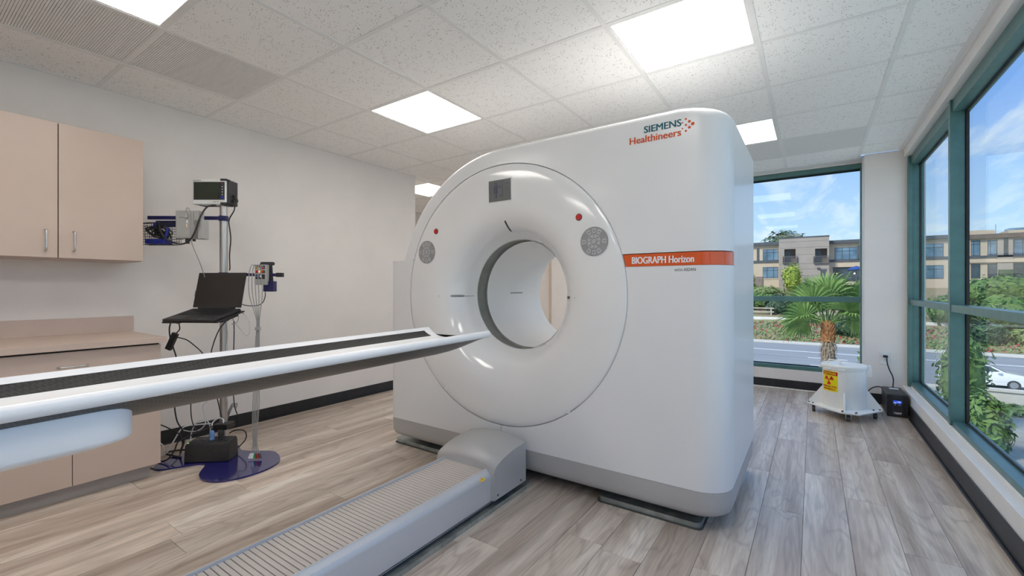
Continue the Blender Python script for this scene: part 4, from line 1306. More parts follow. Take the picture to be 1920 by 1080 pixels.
# folded blue cuff in the basket
bc = sthing('pressure_cuff', 'blue cuff folded in the bottom of the wire basket', 'cuff', -0.32, -0.13, 1.395)
mb = MB()
sbox(mb, A0 + 0.02, A1 - 0.045, B0 + 0.012, B1 - 0.012, 1.396, 1.428)
mb.build('cuff_body', 'blue_strap', bc, bevel=0.008, seg=3)
mb = MB()
mb.tube([sw(-0.275, -0.165, 1.405), sw(-0.262, -0.165, 1.45), sw(-0.250, -0.162, 1.500)], 0.009, 8)
mb.build('cuff_strap', 'blue_strap', bc, smooth=60)
mb = MB()
mb.tube([sw(-0.355, -0.150, 1.505), sw(-0.350, -0.150, 1.522), sw(-0.345, -0.150, 1.535)], 0.007, 8)
mb.build('cuff_strap', 'blue_strap', bc, smooth=60)
rc = random.Random(3)
coils = MB()
for k in range(9):
    pts = []
    ca, cb, cz = -0.345 + rc.uniform(-0.02, 0.03), -0.130 + rc.uniform(-0.01, 0.01), 1.475 + rc.uniform(-0.025, 0.02)
    ra, rz, ph, tl = rc.uniform(0.035, 0.062), rc.uniform(0.018, 0.035), rc.uniform(0, 6), rc.uniform(-0.5, 0.1)
    for i in range(15):
        t = ph + 2 * math.pi * 1.05 * i / 14
        aa, zz = ra * math.cos(t), rz * math.sin(t)
        pts.append(sw(max(A0 + 0.006, min(A1 - 0.012, ca + aa)), cb + 0.022 * math.sin(t * 1.5 + k), max(1.435, min(1.525, cz + zz + aa * tl))))
    coils.tube(pts, 0.0042, 7, 4)
coils.build('cable_bundle', 'wire_black', None, smooth=60, label='tangle of black cables piled in the wire basket', cat='cables')

# ---- laptop on its tilting tray
LT = thing('laptop', 'open black laptop with dark screen on the stand\'s tray', 'laptop', sw(0.002, -0.335, 0.914), (0, 0, SR - math.radians(6)))
LTM = WM[LT.name]
tilt = math.atan2(0.056, 0.23)
W2 = 0.171
def lp(a, d, h):
    """laptop deck coordinates: across, from front edge back, above deck"""
    return tuple(LTM @ Vector((a, d * math.cos(tilt) - h * math.sin(tilt), d * math.sin(tilt) + h * math.cos(tilt))))
def lbox(mb, a0, a1, d0, d1, h0, h1):
    vs = [lp(a, d, h) for h in (h0, h1) for a, d in ((a0, d0), (a1, d0), (a1, d1), (a0, d1))]
    return mb.add(vs, [(0, 3, 2, 1), (4, 5, 6, 7), (0, 1, 5, 4), (1, 2, 6, 5), (2, 3, 7, 6), (3, 0, 4, 7)])
lbox(MB(), -W2, W2, 0, 0.235, -0.010, 0.006).build('base', 'laptop', LT, bevel=0.004)
lbox(MB(), -0.052, 0.052, 0.012, 0.078, 0.0055, 0.0066).build('touchpad', 'laptop_key', LT)
kb = MB()
for r_i in range(6):
    n_k = 15
    for c_i in range(n_k):
        if r_i == 0 and 4 <= c_i <= 8:
            continue
        a = -0.143 + c_i * 0.286 / (n_k - 1)
        dd = 0.098 + r_i * 0.0195
        lbox(kb, a - 0.0082, a + 0.0082, dd - 0.008, dd + 0.008, 0.006, 0.0078)
lbox(kb, -0.06, 0.03, 0.090, 0.106, 0.006, 0.0078)
kb.build('keyboard', 'laptop_key', LT, kind='stuff')
MB().cyl(lp(-0.13, 0.236, 0.008), lp(0.13, 0.236, 0.008), 0.006, n=12).build('hinge', 'laptop', LT, smooth=40)
lean = math.radians(13)
def ls(a, h, t):
    """lid coordinates: across, up the lid, toward viewer"""
    base = LTM @ Vector((a, 0.236 * math.cos(tilt), 0.236 * math.sin(tilt) + 0.012))
    R3 = LTM.to_3x3()
    upv = R3 @ Vector((0, math.sin(lean), math.cos(lean)))
    out = R3 @ Vector((0, -math.cos(lean), math.sin(lean)))
    return tuple(base + upv * h + out * t)
def lidbox(mb, a0, a1, h0, h1, t0, t1):
    vs = [ls(a, h, t) for t in (t0, t1) for a, h in ((a0, h0), (a1, h0), (a1, h1), (a0, h1))]
    return mb.add(vs, [(0, 3, 2, 1), (4, 5, 6, 7), (0, 1, 5, 4), (1, 2, 6, 5), (2, 3, 7, 6), (3, 0, 4, 7)])
lid = lidbox(MB(), -W2, W2, 0, 0.236, -0.004, 0.003).build('lid', 'laptop', LT, bevel=0.002)
lidbox(MB(), -W2 + 0.006, W2 - 0.006, 0.016, 0.226, 0.003, 0.0036).build('screen', 'lcd_black', lid)
lidbox(MB(), -0.003, 0.003, 0.229, 0.232, 0.003, 0.0038).build('webcam', 'laptop_key', lid)
ty = thing('laptop_tray', 'black tray under the open laptop, clamped to the pole', 'tray', sw(-0.03, -0.12, 0.90), (0, 0, SR))
lbox(MB(), -W2 + 0.004, W2 + 0.018, 0.004, 0.245, -0.019, -0.0105).build('plate', 'black_plastic', ty, bevel=0.003)
lbox(MB(), -W2 - 0.002, -0.05, -0.004, 0.010, -0.020, -0.0105).build('front_lip', 'black_plastic', ty, bevel=0.002)
lbox(MB(), -0.02, W2 + 0.006, 0.06, 0.20, -0.034, -0.0195).build('bracket', 'black_plastic', ty, bevel=0.004)
MB().cyl(sw(0, 0, 0.885), sw(0, 0, 0.935), 0.031, n=20).build('pole_clamp', 'black_plastic', ty, smooth=40)
for a, dd in ((0.06, 0.05), (0.10, 0.075), (-0.10, 0.03)):
    MB().cyl(lp(a, dd, -0.019), lp(a, dd, -0.030), 0.009, n=12).build('knob', 'black_plastic', ty, smooth=40)

# ---- lead holder and its leads
lh = sthing('lead_holder', 'grey lead block in a slate-blue cradle on the lower navy arm', 'device', 0.34, -0.12, 1.08)
sbox(MB(), 0.335, 0.402, -0.118, -0.070, 1.086, 1.155).build('cradle', 'navy', lh, bevel=0.004)
mb = MB(); mb.prism([(0.30, 1.150), (0.392, 1.150), (0.385, 1.258), (0.400, 1.262), (0.402, 1.276), (0.392, 1.282), (0.312, 1.282), (0.300, 1.262)], -0.10, -0.094, 'y')
mb.v = [sw(*p) for p in mb.v]
mb.build('back_plate', 'mon_dark', lh, bevel=0.001)
sbox(MB(), 0.300, 0.370, -0.150, -0.104, 1.130, 1.262).build('lead_block', 'box_grey', lh, bevel=0.004)
sbox(MB(), 0.302, 0.366, -0.1515, -0.1495, 1.168, 1.256).build('lead_face', 'mon_dark', lh, bevel=0.001)
for i, (a, z, mt) in enumerate(((0.318, 1.240, 'amber'), (0.352, 1.240, 'red'), (0.312, 1.216, 'sticker_r'), (0.330, 1.216, 'led_amber'), (0.352, 1.216, 'orange'), (0.318, 1.186, 'clear_plug'), (0.340, 1.186, 'white_print'), (0.330, 1.240, 'white_print'))):
    sbox(MB(), a - 0.006, a + 0.006, -0.1535, -0.1505, z - 0.007, z + 0.007).build('lead_socket', mt, lh, bevel=0.001)
for z in (1.228, 1.202):
    sbox(MB(), 0.300, 0.368, -0.153, -0.1505, z - 0.002, z + 0.002).build('socket_bar', 'white_print', lh)
M['leaf_green_clip'] = tex_mat('green_clip', srgb(40, 130, 60), srgb(50, 144, 70), 20, 0.4)
lead_x = (0.306, 0.319, 0.331, 0.343, 0.356)
clipc = ('white_print', 'white_print', 'leaf_green_clip', 'red', 'dark_print')
side = ('leftmost', 'second from the left', 'middle', 'second from the right', 'rightmost')
for i, a in enumerate(lead_x):
    s = (i - 2)
    ld = sthing('monitor_lead', 'thin grey monitoring lead hanging to the blue plate, %s of five' % side[i], 'cable', a, -0.18, 0.03, 'hanging monitoring leads')
    pts = [sw(a + 0.004, -0.152, 1.238), sw(a, -0.168, 1.258), sw(a - 0.006 + s * 0.004, -0.180, 1.246), sw(a - 0.012 + s * 0.008, -0.178, 1.17), sw(a - 0.012 + s * 0.008, -0.17, 1.06), sw(0.326 + s * 0.006, -0.16, 0.92), sw(0.326 + s * 0.0045, -0.158, 0.848), sw(0.324 + s * 0.006, -0.16, 0.76), sw(0.322 + s * 0.007, -0.165, 0.55), sw(0.322 + s * 0.010, -0.172, 0.38), sw(0.318 + s * 0.008, -0.178, 0.21), sw(0.320 + s * 0.006, -0.182, 0.11), sw(0.325 + s * 0.014, -0.186, 0.052)]
    MB().tube(pts, 0.0026, 7, 6).build('wire', 'wire_grey', ld, smooth=60)
    e0, e1 = Vector(pts[-1]), Vector(sw(0.325 + s * 0.018, -0.19, 0.022))
    MB().cyl(e0, e1, 0.006, 0.0085, n=10).build('clip', clipc[i], ld, smooth=40)
    if i == 2:
        MB().cyl(sw(0.326, -0.158, 0.838), sw(0.326, -0.158, 0.856), 0.0175, n=14).build('tie', 'wire_grey', ld, smooth=40)

# ---- black power box on the floor plate
pb = thing('power_box', 'black battery power box with plugs on the blue floor plate', 'power box', (-3.193, 1.2455, 0.011), (0, 0, 0.698))
MB().loft([[(-0.135, -0.058, 0.0), (0.135, -0.058, 0.0), (0.135, 0.058, 0.0), (-0.135, 0.058, 0.0)], [(-0.130, -0.056, 0.105), (0.130, -0.056, 0.105), (0.130, 0.058, 0.105), (-0.130, 0.058, 0.105)], [(-0.120, -0.044, 0.122), (0.124, -0.044, 0.122), (0.124, 0.056, 0.128), (-0.120, 0.056, 0.128)]]).build('case', 'black_plastic', pb, bevel=0.005, local=True)
for i in range(5):
    MB().box(-0.10 + i * 0.046, -0.072 + i * 0.046, -0.020, 0.010, 0.1225, 0.1255).build('socket', 'mon_dark', pb, local=True)
    MB().box(-0.088 + i * 0.046, -0.084 + i * 0.046, -0.010, 0.0, 0.125, 0.1262).build('socket_slot', 'dark_slot', pb, local=True)
MB().box(-0.118, -0.112, -0.047, -0.043, 0.117, 0.122).build('status_light', 'led_green', pb, local=True)
def plug(name, label, loc, mat, h, r):
    t = thing(name, label, 'plug', loc, (0, 0, 0.698))
    MB().lathe([(r * 0.95, 0.0), (r, 0.004), (r * 0.85, h * 0.35), (r * 0.95, h * 0.6), (r * 0.8, h * 0.85), (r * 0.4, h)], (0, 0, 0), 14, close=True).build('plug_body', mat, t, smooth=50, local=True)
    for s in (-1, 1):
        MB().box(s * 0.006 - 0.001, s * 0.006 + 0.001, -0.003, 0.003, -0.012, 0.0005).build('prong', 'chrome', t, local=True)
    return t
PBM = Matrix.Translation((-3.193, 1.2455, 0.011)) @ Matrix.Rotation(0.698, 4, 'Z')
def pw_(x, y, z):
    return tuple(PBM @ Vector((x, y, z)))
plug('clear_blue_plug', 'translucent blue plug standing on the black power box', pw_(0.005, -0.005, 0.126), 'clear_plug', 0.058, 0.016)
plug('black_plug', 'black plug standing on the black power box beside the blue one', pw_(0.056, -0.005, 0.126), 'wire_black', 0.060, 0.013)

# ---- hanging power adapter and loose cables
ad_ = sthing('power_adapter', 'slim black power adapter dangling below the laptop tray', 'adapter', -0.197, -0.2, 0.72)
p0, p1 = Vector(sw(-0.174, -0.20, 0.822)), Vector(sw(-0.222, -0.20, 0.718))
dd_ = (p1 - p0); l2 = dd_.length; dd_.normalize()
fwd = SM.to_3x3() @ Vector((0, 1, 0))
MB().obox((p0 + p1) / 2, dd_ * l2 / 2, dd_.cross(fwd) * 0.017, fwd * 0.012).build('brick', 'black_plastic', ad_, bevel=0.003)
def cable(label, pts, r, mat, cat='cable', group=None):
    return MB().tube([sw(*p) for p in pts], r, 8, 7).build('cable', mat, None, smooth=60, label=label, cat=cat, group=group)
cable('black cable from the laptop tray past the adapter down to the floor', [(-0.205, -0.20, 0.895), (-0.222, -0.19, 0.85), (-0.224, -0.18, 0.79), (-0.205, -0.175, 0.715), (-0.185, -0.18, 0.66), (-0.175, -0.18, 0.56), (-0.198, -0.18, 0.40), (-0.190, -0.17, 0.26), (-0.165, -0.15, 0.18), (-0.185, -0.12, 0.10), (-0.22, -0.10, 0.035)], 0.0042, 'wire_black')
cable('short black cable looping from the tray to the dangling adapter', [(-0.150, -0.21, 0.895), (-0.146, -0.205, 0.868), (-0.150, -0.20, 0.845), (-0.170, -0.20, 0.822)], 0.0036, 'wire_black')
cable('black cable curving right from the adapter behind the couch', [(-0.178, -0.20, 0.798), (-0.150, -0.19, 0.790), (-0.115, -0.18, 0.775), (-0.068, -0.18, 0.740), (-0.020, -0.18, 0.694), (0.006, -0.16, 0.62), (-0.02, -0.14, 0.5), (-0.10, -0.13, 0.42), (-0.135, -0.12, 0.36), (-0.12, -0.13, 0.24), (-0.07, -0.14, 0.16)], 0.0034, 'wire_black')
cable('black cable arching down left of the pole beneath the laptop', [(0.060, -0.06, 0.893), (0.035, -0.075, 0.855), (0.010, -0.08, 0.806), (-0.018, -0.08, 0.730), (-0.030, -0.08, 0.660), (-0.02, -0.08, 0.50), (0.0, -0.06, 0.36), (0.02, -0.05, 0.24)], 0.0036, 'wire_black')
cable('white cable running down the front of the pole and looping over the floor', [(0.048, -0.045, 0.885), (0.062, -0.05, 0.79), (0.055, -0.055, 0.70), (0.045, -0.055, 0.56), (0.010, -0.06, 0.42), (-0.06, -0.06, 0.36), (-0.098, -0.06, 0.318), (-0.085, -0.06, 0.25), (-0.085, -0.06, 0.20), (-0.115, -0.06, 0.165), (-0.17, -0.06, 0.150), (-0.235, -0.06, 0.16)], 0.0034, 'wire_white')
cable('black cable hanging straight down right behind the pole', [(0.070, 0.0, 0.89), (0.078, -0.01, 0.82), (0.082, -0.02, 0.71), (0.078, -0.02, 0.60), (0.074, -0.02, 0.50), (0.086, -0.02, 0.32), (0.096, 0.0, 0.24), (0.09, 0.02, 0.19)], 0.0034, 'wire_black')
cable('white charging cable looping from the laptop\'s right side', [(0.135, -0.11, 0.968), (0.170, -0.11, 0.966), (0.205, -0.11, 0.940), (0.238, -0.11, 0.895), (0.246, -0.11, 0.83), (0.230, -0.11, 0.797), (0.205, -0.11, 0.815), (0.160, -0.11, 0.868), (0.135, -0.11, 0.908), (0.150, -0.10, 0.935), (0.165, -0.10, 0.915), (0.150, -0.10, 0.88), (0.120, -0.10, 0.872)], 0.0034, 'wire_white')
cable('thick black hose from the monitor down into the wire basket', [(-0.038, -0.02, 1.672), (-0.042, -0.10, 1.645), (-0.050, -0.15, 1.575), (-0.068, -0.17, 1.485), (-0.100, -0.175, 1.420), (-0.150, -0.18, 1.392), (-0.214, -0.19, 1.406), (-0.256, -0.19, 1.437), (-0.285, -0.187, 1.490), (-0.31, -0.16, 1.53), (-0.33, -0.14, 1.49)], 0.0052, 'wire_black')
cable('thin grey cord dropping from the grey box to the coil behind the laptop', [(-0.137, -0.160, 1.595), (-0.137, -0.16, 1.62), (-0.125, -0.158, 1.627), (-0.112, -0.163, 1.60), (-0.108, -0.165, 1.50), (-0.10, -0.16, 1.40), (-0.085, -0.10, 1.26), (-0.10, -0.03, 1.15), (-0.13, 0.0, 1.08)], 0.0026, 'wire_grey')
cable('black cable tied along the upper pole below the monitor', [(0.078, 0.0, 1.682), (0.065, 0.01, 1.64), (0.030, 0.02, 1.592), (0.020, 0.024, 1.56), (0.030, 0.02, 1.51), (0.036, 0.02, 1.44), (0.028, 0.02, 1.34), (0.030, 0.02, 1.25), (0.026, 0.02, 1.23)], 0.0042, 'wire_black')
cable('thin black cable under the lower arm between laptop and lead block', [(0.115, -0.05, 1.02), (0.20, -0.09, 0.996), (0.29, -0.12, 0.994), (0.335, -0.125, 1.012), (0.350, -0.12, 1.05), (0.352, -0.12, 1.084)], 0.0028, 'wire_black')
# grey coil behind the laptop
pts = []
for i in range(61):
    t = 2 * math.pi * 5 * i / 60
    rr = 0.050 + 0.006 * math.sin(i * 1.7)
    pts.append((-0.170 + rr * math.cos(t) * 0.75, 0.022 + 0.004 * math.sin(i * 0.9), 1.055 + rr * math.sin(t)))
MB().tube([sw(*p) for p in pts], 0.003, 7, 3).build('cable_coil', 'wire_grey', None, smooth=60, label='coil of grey cable hanging behind the laptop\'s left side', cat='cable')
# tangle on the floor by the power box
cable('white cable making the big loop left of the power box', [(-0.05, -0.05, 0.20), (-0.12, -0.07, 0.20), (-0.20, -0.10, 0.19), (-0.235, -0.13, 0.12), (-0.26, -0.16, 0.05), (-0.32, -0.18, 0.018), (-0.38, -0.17, 0.03), (-0.40, -0.15, 0.07), (-0.36, -0.13, 0.105), (-0.31, -0.13, 0.08), (-0.30, -0.14, 0.03), (-0.34, -0.16, 0.016)], 0.0042, 'wire_white')
cable('white cable loop standing behind the power box', [(-0.18, -0.03, 0.02), (-0.21, -0.02, 0.10), (-0.17, -0.02, 0.20), (-0.10, -0.02, 0.21), (-0.07, -0.03, 0.14), (-0.10, -0.05, 0.05), (-0.17, -0.06, 0.018)], 0.004, 'wire_white')
cable('white cable arching from the blue plug to the pole', [(-0.02, -0.09, 0.185), (-0.03, -0.06, 0.215), (0.0, -0.04, 0.235), (0.03, -0.045, 0.22), (0.035, -0.06, 0.205)], 0.004, 'wire_white')
cable('black cable arching over the left of the power box', [(-0.42, -0.10, 0.20), (-0.36, -0.11, 0.215), (-0.28, -0.12, 0.19), (-0.21, -0.12, 0.15), (-0.19, -0.12, 0.09), (-0.20, -0.13, 0.03)], 0.004, 'wire_black')
cable('black cable running across the power box to the black plug', [(0.010, -0.10, 0.205), (-0.03, -0.12, 0.19), (-0.09, -0.155, 0.165), (-0.15, -0.205, 0.135), (-0.165, -0.225, 0.08), (-0.20, -0.24, 0.03), (-0.26, -0.23, 0.016)], 0.0042, 'wire_black')
cable('thin black cable trailing forward onto the floor', [(-0.11, -0.20, 0.15), (-0.105, -0.235, 0.10), (-0.115, -0.255, 0.05), (-0.15, -0.29, 0.005), (-0.22, -0.31, 0.004), (-0.31, -0.27, 0.004), (-0.35, -0.23, 0.014)], 0.003, 'wire_black')
cable('black cable loop on the floor right of the pole', [(0.06, -0.03, 0.13), (0.10, -0.03, 0.150), (0.16, -0.03, 0.145), (0.175, -0.035, 0.10), (0.14, -0.045, 0.05), (0.09, -0.05, 0.02)], 0.0036, 'wire_black')
cable('black cable lying along the blue plate left of the power box', [(-0.17, -0.16, 0.016), (-0.23, -0.14, 0.017), (-0.29, -0.12, 0.02), (-0.33, -0.08, 0.017), (-0.28, -0.04, 0.017), (-0.20, -0.03, 0.02)], 0.006, 'wire_black')
bun = MB()
for k in range(5):
    bun.tube([sw(*p) for p in [(0.055 + 0.006 * k, 0.01, 0.30 - 0.004 * k), (0.045 + 0.008 * k, 0.028, 0.315), (0.025 + 0.004 * k, 0.034, 0.29), (-0.01 + 0.006 * k, 0.036 - 0.002 * k, 0.22), (-0.04 + 0.008 * k, 0.02, 0.16), (-0.05 + 0.008 * k, 0.015, 0.10)]], 0.003, 8, 7)
bun.build('cable_bundle', 'wire_grey', None, smooth=60, label='bundle of grey cables tied against the lower pole', cat='cables')

# ================================================================== SHIELDED WASTE BIN
BX, BY = 0.225, 4.83
bn = thing('waste_bin', 'white shielded waste drum with yellow warning sticker on a wheeled dolly', 'bin', (BX, BY, 0))
BRAD = 0.156
dl = [(-0.045, 4.80), (-0.040, 4.855), (0.14, 5.095), (0.31, 5.095), (0.485, 4.86), (0.482, 4.80), (0.315, 4.555), (0.185, 4.553)]
dk = MB().prism(dl, 0.068, 0.080).build('dolly_plate', 'bin', bn, bevel=0.003)
body = MB().lathe([(BRAD - 0.004, 0.045), (BRAD, 0.050), (BRAD, 0.415), (BRAD - 0.004, 0.418)], (BX, BY, 0), 56, close=True).build('drum', 'bin', bn, smooth=40)
MB().lathe([(BRAD + 0.002, 0.404), (BRAD + 0.006, 0.407), (BRAD + 0.006, 0.418), (BRAD + 0.002, 0.421)], (BX, BY, 0), 56).build('drum_rim', 'bin', bn, smooth=40)
lidb = MB().lathe([(BRAD + 0.007, 0.420), (BRAD + 0.010, 0.424), (BRAD + 0.010, 0.438), (BRAD + 0.005, 0.444), (0.10, 0.447), (0.001, 0.448)], (BX, BY, 0), 56, close=True).build('lid', 'bin', bn, smooth=35)
# four gussets towards the dolly corners
for ang in (183, 268, 357, 88):
    a = math.radians(ang)
    d = Vector((math.cos(a), math.sin(a), 0)); pz = Vector((-d.y, d.x, 0)) * 0.006
    base = Vector((BX, BY, 0))
    pr = [(BRAD - 0.004, 0.080), (0.258, 0.080), (0.258, 0.094), (BRAD + 0.004, 0.235), (BRAD - 0.004, 0.235)]
    if ang in (268, 88):
        pr = [(BRAD - 0.004, 0.080), (0.262, 0.080), (0.262, 0.094), (0.175, 0.215), (BRAD - 0.004, 0.215)]
    n = len(pr)
    vs = [base + d * r + pz * s + Vector((0, 0, z)) for s in (-1, 1) for r, z in pr]
    fs = [tuple(range(n)), tuple(range(n, 2 * n))] + [(k, (k + 1) % n, n + (k + 1) % n, n + k) for k in range(n)]
    MB().add(vs, fs).build('gusset', 'bin', bn, bevel=0.001)
for cx, cy in ((0.005, 4.825), (0.243, 4.60), (0.435, 4.825), (0.225, 5.05)):
    c_ = MB().cyl((cx - 0.012, cy, 0.026), (cx + 0.012, cy, 0.026), 0.026, n=20).build('caster_wheel', 'rubber', bn, smooth=40)
    mbk = MB().box(cx - 0.020, cx - 0.015, cy - 0.018, cy + 0.018, 0.022, 0.062).box(cx + 0.015, cx + 0.020, cy - 0.018, cy + 0.018, 0.022, 0.062).box(cx - 0.026, cx + 0.026, cy - 0.028, cy + 0.028, 0.060, 0.068)
    mbk.build('caster_fork', 'chrome', c_, bevel=0.001)
for bx_, by_ in ((-0.030, 4.81), (-0.028, 4.84), (0.0, 4.78), (0.20, 4.568), (0.205, 4.59), (0.29, 4.568), (0.295, 4.59), (0.465, 4.81), (0.462, 4.84), (0.42, 4.77)):
    MB().cyl((bx_, by_, 0.080), (bx_, by_, 0.087), 0.007, n=10).build('bolt', 'dark_slot', dk, smooth=40)
# lid handle, latch tabs, hinge
h0, h1 = Vector((0.115, 4.80, 0.446)), Vector((0.200, 4.710, 0.446))
upz = Vector((0, 0, 0.034))
MB().tube([h0, h0 + upz * 0.8, h0 + upz + (h1 - h0) * 0.08, h0 + upz + (h1 - h0) * 0.92, h1 + upz * 0.8, h1], 0.0055, 10, 4).build('lid_handle', 'bin', lidb, smooth=60)
for hp in (h0, h1):
    MB().box(hp.x - 0.014, hp.x + 0.014, hp.y - 0.010, hp.y + 0.010, 0.4455, 0.466).build('handle_bracket', 'bin', lidb, bevel=0.002)
MB().tube([(0.21, 4.86, 0.4485), (0.27, 4.84, 0.449), (0.345, 4.82, 0.447)], 0.003, 8).build('hinge_rod', 'bin', lidb, smooth=60)
for ang in (190, 225, 262):
    a = math.radians(ang)
    d = Vector((math.cos(a), math.sin(a), 0)); tv = Vector((-d.y, d.x, 0))
    MB().obox(Vector((BX, BY, 0.412)) + d * (BRAD + 0.014), d * 0.016, tv * 0.022, (0, 0, 0.006)).build('latch_tab', 'bin', bn, bevel=0.002)
a = math.radians(-8)
d = Vector((math.cos(a), math.sin(a), 0)); tv = Vector((-d.y, d.x, 0))
MB().obox(Vector((BX, BY, 0.395)) + d * (BRAD + 0.014), d * 0.018, tv * 0.028, (0, 0, 0.040)).build('hinge_block', 'bin', bn, bevel=0.003)
MB().cyl(Vector((BX, BY, 0.440)) + d * (BRAD + 0.016) - tv * 0.036, Vector((BX, BY, 0.440)) + d * (BRAD + 0.016) + tv * 0.036, 0.010, n=14).build('hinge_pin', 'bin', bn, smooth=40)
# curved warning sticker
SC = math.radians(225)          # sticker middle direction
def on_drum(x, z, lift):
    ang = SC + x / BRAD
    return (BX + (BRAD + lift) * math.cos(ang), BY + (BRAD + lift) * math.sin(ang), z)
def drum_patch(name, x0, x1, z0, z1, mat, parent, lift, base=-0.002, n=8):
    top = [on_drum(x0 + (x1 - x0) * i / n, z0, lift) for i in range(n + 1)] + [on_drum(x1 - (x1 - x0) * i / n, z1, lift) for i in range(n + 1)]
    bot = [on_drum(x0 + (x1 - x0) * i / n, z0, base) for i in range(n + 1)] + [on_drum(x1 - (x1 - x0) * i / n, z1, base) for i in range(n + 1)]
    rings = []
    for i in range(n + 1):
        x = x0 + (x1 - x0) * i / n
        rings.append([on_drum(x, z0, lift), on_drum(x, z1, lift), on_drum(x, z1, base), on_drum(x, z0, base)])
    return MB().loft(rings).build(name, mat, parent, smooth=30)
SX, SZ0, SZ1 = 0.072, 0.215, 0.390
stk = drum_patch('warning_sticker', -SX, SX, SZ0, SZ1, 'sticker_y', bn, 0.0010)
drum_patch('sticker_header', -SX + 0.002, SX - 0.002, SZ1 - 0.036, SZ1 - 0.006, 'sticker_r', stk, 0.0015)
def drum_letters(txt, x0, z0, w, h, mat):
    lettering('lettering', txt, 0.02, lambda x, y, z: on_drum(x0 + x, z0 + y, 0.0018 + z), mat, stk, heavy=0.0008, width=w, height=h)
drum_letters('CAUTION', -0.055, SZ1 - 0.030, 0.110, 0.018, 'sticker_y')
drum_letters('RADIOACTIVE', -0.064, SZ0 + 0.034, 0.128, 0.014, 'sticker_r')
drum_letters('MATERIALS', -0.054, SZ0 + 0.012, 0.108, 0.014, 'sticker_r')
def drum_poly(poly, mat):
    n = len(poly)
    vs = [on_drum(x, z, 0.0020) for x, z in poly] + [on_drum(x, z, 0.0005) for x, z in poly]
    MB().add(vs, [tuple(range(n))] + [(k, (k + 1) % n, n + (k + 1) % n, n + k) for k in range(n)]).build('trefoil', mat, stk)
tz = SZ0 + 0.098
drum_poly([(0.008 * math.cos(2 * math.pi * i / 14), tz + 0.008 * math.sin(2 * math.pi * i / 14)) for i in range(14)], 'sticker_r')
for a0 in (30, 150, 270):
    drum_poly([(0.013 * math.cos(math.radians(q)), tz + 0.013 * math.sin(math.radians(q))) for q in range(a0 - 28, a0 + 29, 14)] + [(0.041 * math.cos(math.radians(q)), tz + 0.041 * math.sin(math.radians(q))) for q in range(a0 + 28, a0 - 29, -8)], 'sticker_r')

# ================================================================== UPS, OUTLET
up_ = thing('ups_unit', 'black uninterruptible power supply with blue display on the floor by the window ledge', 'power supply', (0.60, 5.16, 0))
UX0, UX1, UY0, UY1, UZ = 0.530, 0.668, 4.985, 5.36, 0.192
MB().box(UX0, UX1, UY0 + 0.012, UY1, 0.004, UZ).build('case', 'black_plastic', up_, bevel=0.006)
MB().box(UX0 - 0.001, UX1 + 0.001, UY0, UY0 + 0.014, 0.004, UZ - 0.002).build('front_bezel', 'black_plastic', up_, bevel=0.006)
MB().box(UX0 + 0.030, UX1 - 0.034, UY0 - 0.002, UY0 + 0.002, 0.012, UZ - 0.010).build('front_strip', 'mon_dark', up_, bevel=0.001)
MB().box(UX0 + 0.040, UX0 + 0.096, UY0 - 0.004, UY0, 0.118, 0.142).build('display', 'ups_lcd', up_)
lettering('lettering', '118', 0.01, lambda a, b, c: (UX0 + 0.068 + a, UY0 - 0.0042 - c, 0.126 + b), 'ups_txt', up_, width=0.018, height=0.011)
MB().box(UX0 + 0.044, UX0 + 0.060, UY0 - 0.0048, UY0 - 0.003, 0.120, 0.124).build('display_bar', 'ups_txt', up_)
for x in (UX0 + 0.052, UX0 + 0.080):
    MB().box(x - 0.006, x + 0.006, UY0 - 0.0035, UY0, 0.104, 0.110).build('button', 'box_grey', up_)
MB().box(UX0 + 0.066, UX0 + 0.072, UY0 - 0.0035, UY0, 0.078, 0.081).build('button', 'mon_dark', up_)
lettering('lettering', 'TRIPP', 0.012, lambda a, b, c: (UX0 + 0.043 + a, UY0 - 0.0022 - c, 0.026 + b), 'white_print', up_, heavy=0.0006, width=0.052, height=0.016)
MB().box(UX0 + 0.045, UX0 + 0.110, 5.25, 5.30, UZ, UZ + 0.0012).build('rating_label', 'white_print', up_)
MB().box(UX0 + 0.040, UX0 + 0.110, 5.03, 5.05, UZ, UZ + 0.0008).build('rating_label', 'mon_dark', up_)
for x in (UX0 + 0.015, UX1 - 0.015):
    for y in (5.01, 5.33):
        MB().cyl((x, y, 0.0), (x, y, 0.005), 0.010, n=10).build('foot', 'rubber', up_)
for i in range(6):
    MB().box(UX0 - 0.0008, UX0 + 0.001, 5.06 + i * 0.012, 5.066 + i * 0.012, 0.09, 0.16).build('vent_slit', 'dark_slot', up_)
ot = thing('wall_outlet', 'white duplex outlet plate on the column above the black power supply', 'outlet', (0.565, YC, 0.44))
MB().box(0.526, 0.603, YC - 0.006, YC, 0.384, 0.502).build('plate', 'outlet', ot, bevel=0.002)
for z in (0.424, 0.462):
    rcp = MB().prism([(0.5645 + 0.018 * math.cos(t * math.pi / 8), z + 0.0155 * math.sin(t * math.pi / 8)) for t in range(16)], YC - 0.0085, YC - 0.005, 'y').build('receptacle', 'outlet', ot, smooth=30)
    for x in (0.5575, 0.5705):
        MB().box(x - 0.0014, x + 0.0014, YC - 0.0092, YC - 0.008, z - 0.001, z + 0.008).build('slot', 'dark_slot', rcp)
    MB().cyl((0.564, YC - 0.0092, z - 0.008), (0.564, YC - 0.008, z - 0.008), 0.0024, n=8).build('slot', 'dark_slot', rcp)
cpl = thing('mains_cable', 'black cord plugged into the outlet, dropping to the power supply', 'cord', (0.565, YC - 0.03, 0.30))
MB().box(0.548, 0.583, YC - 0.040, YC - 0.009, 0.452, 0.474).build('plug', 'wire_black', cpl, bevel=0.006)
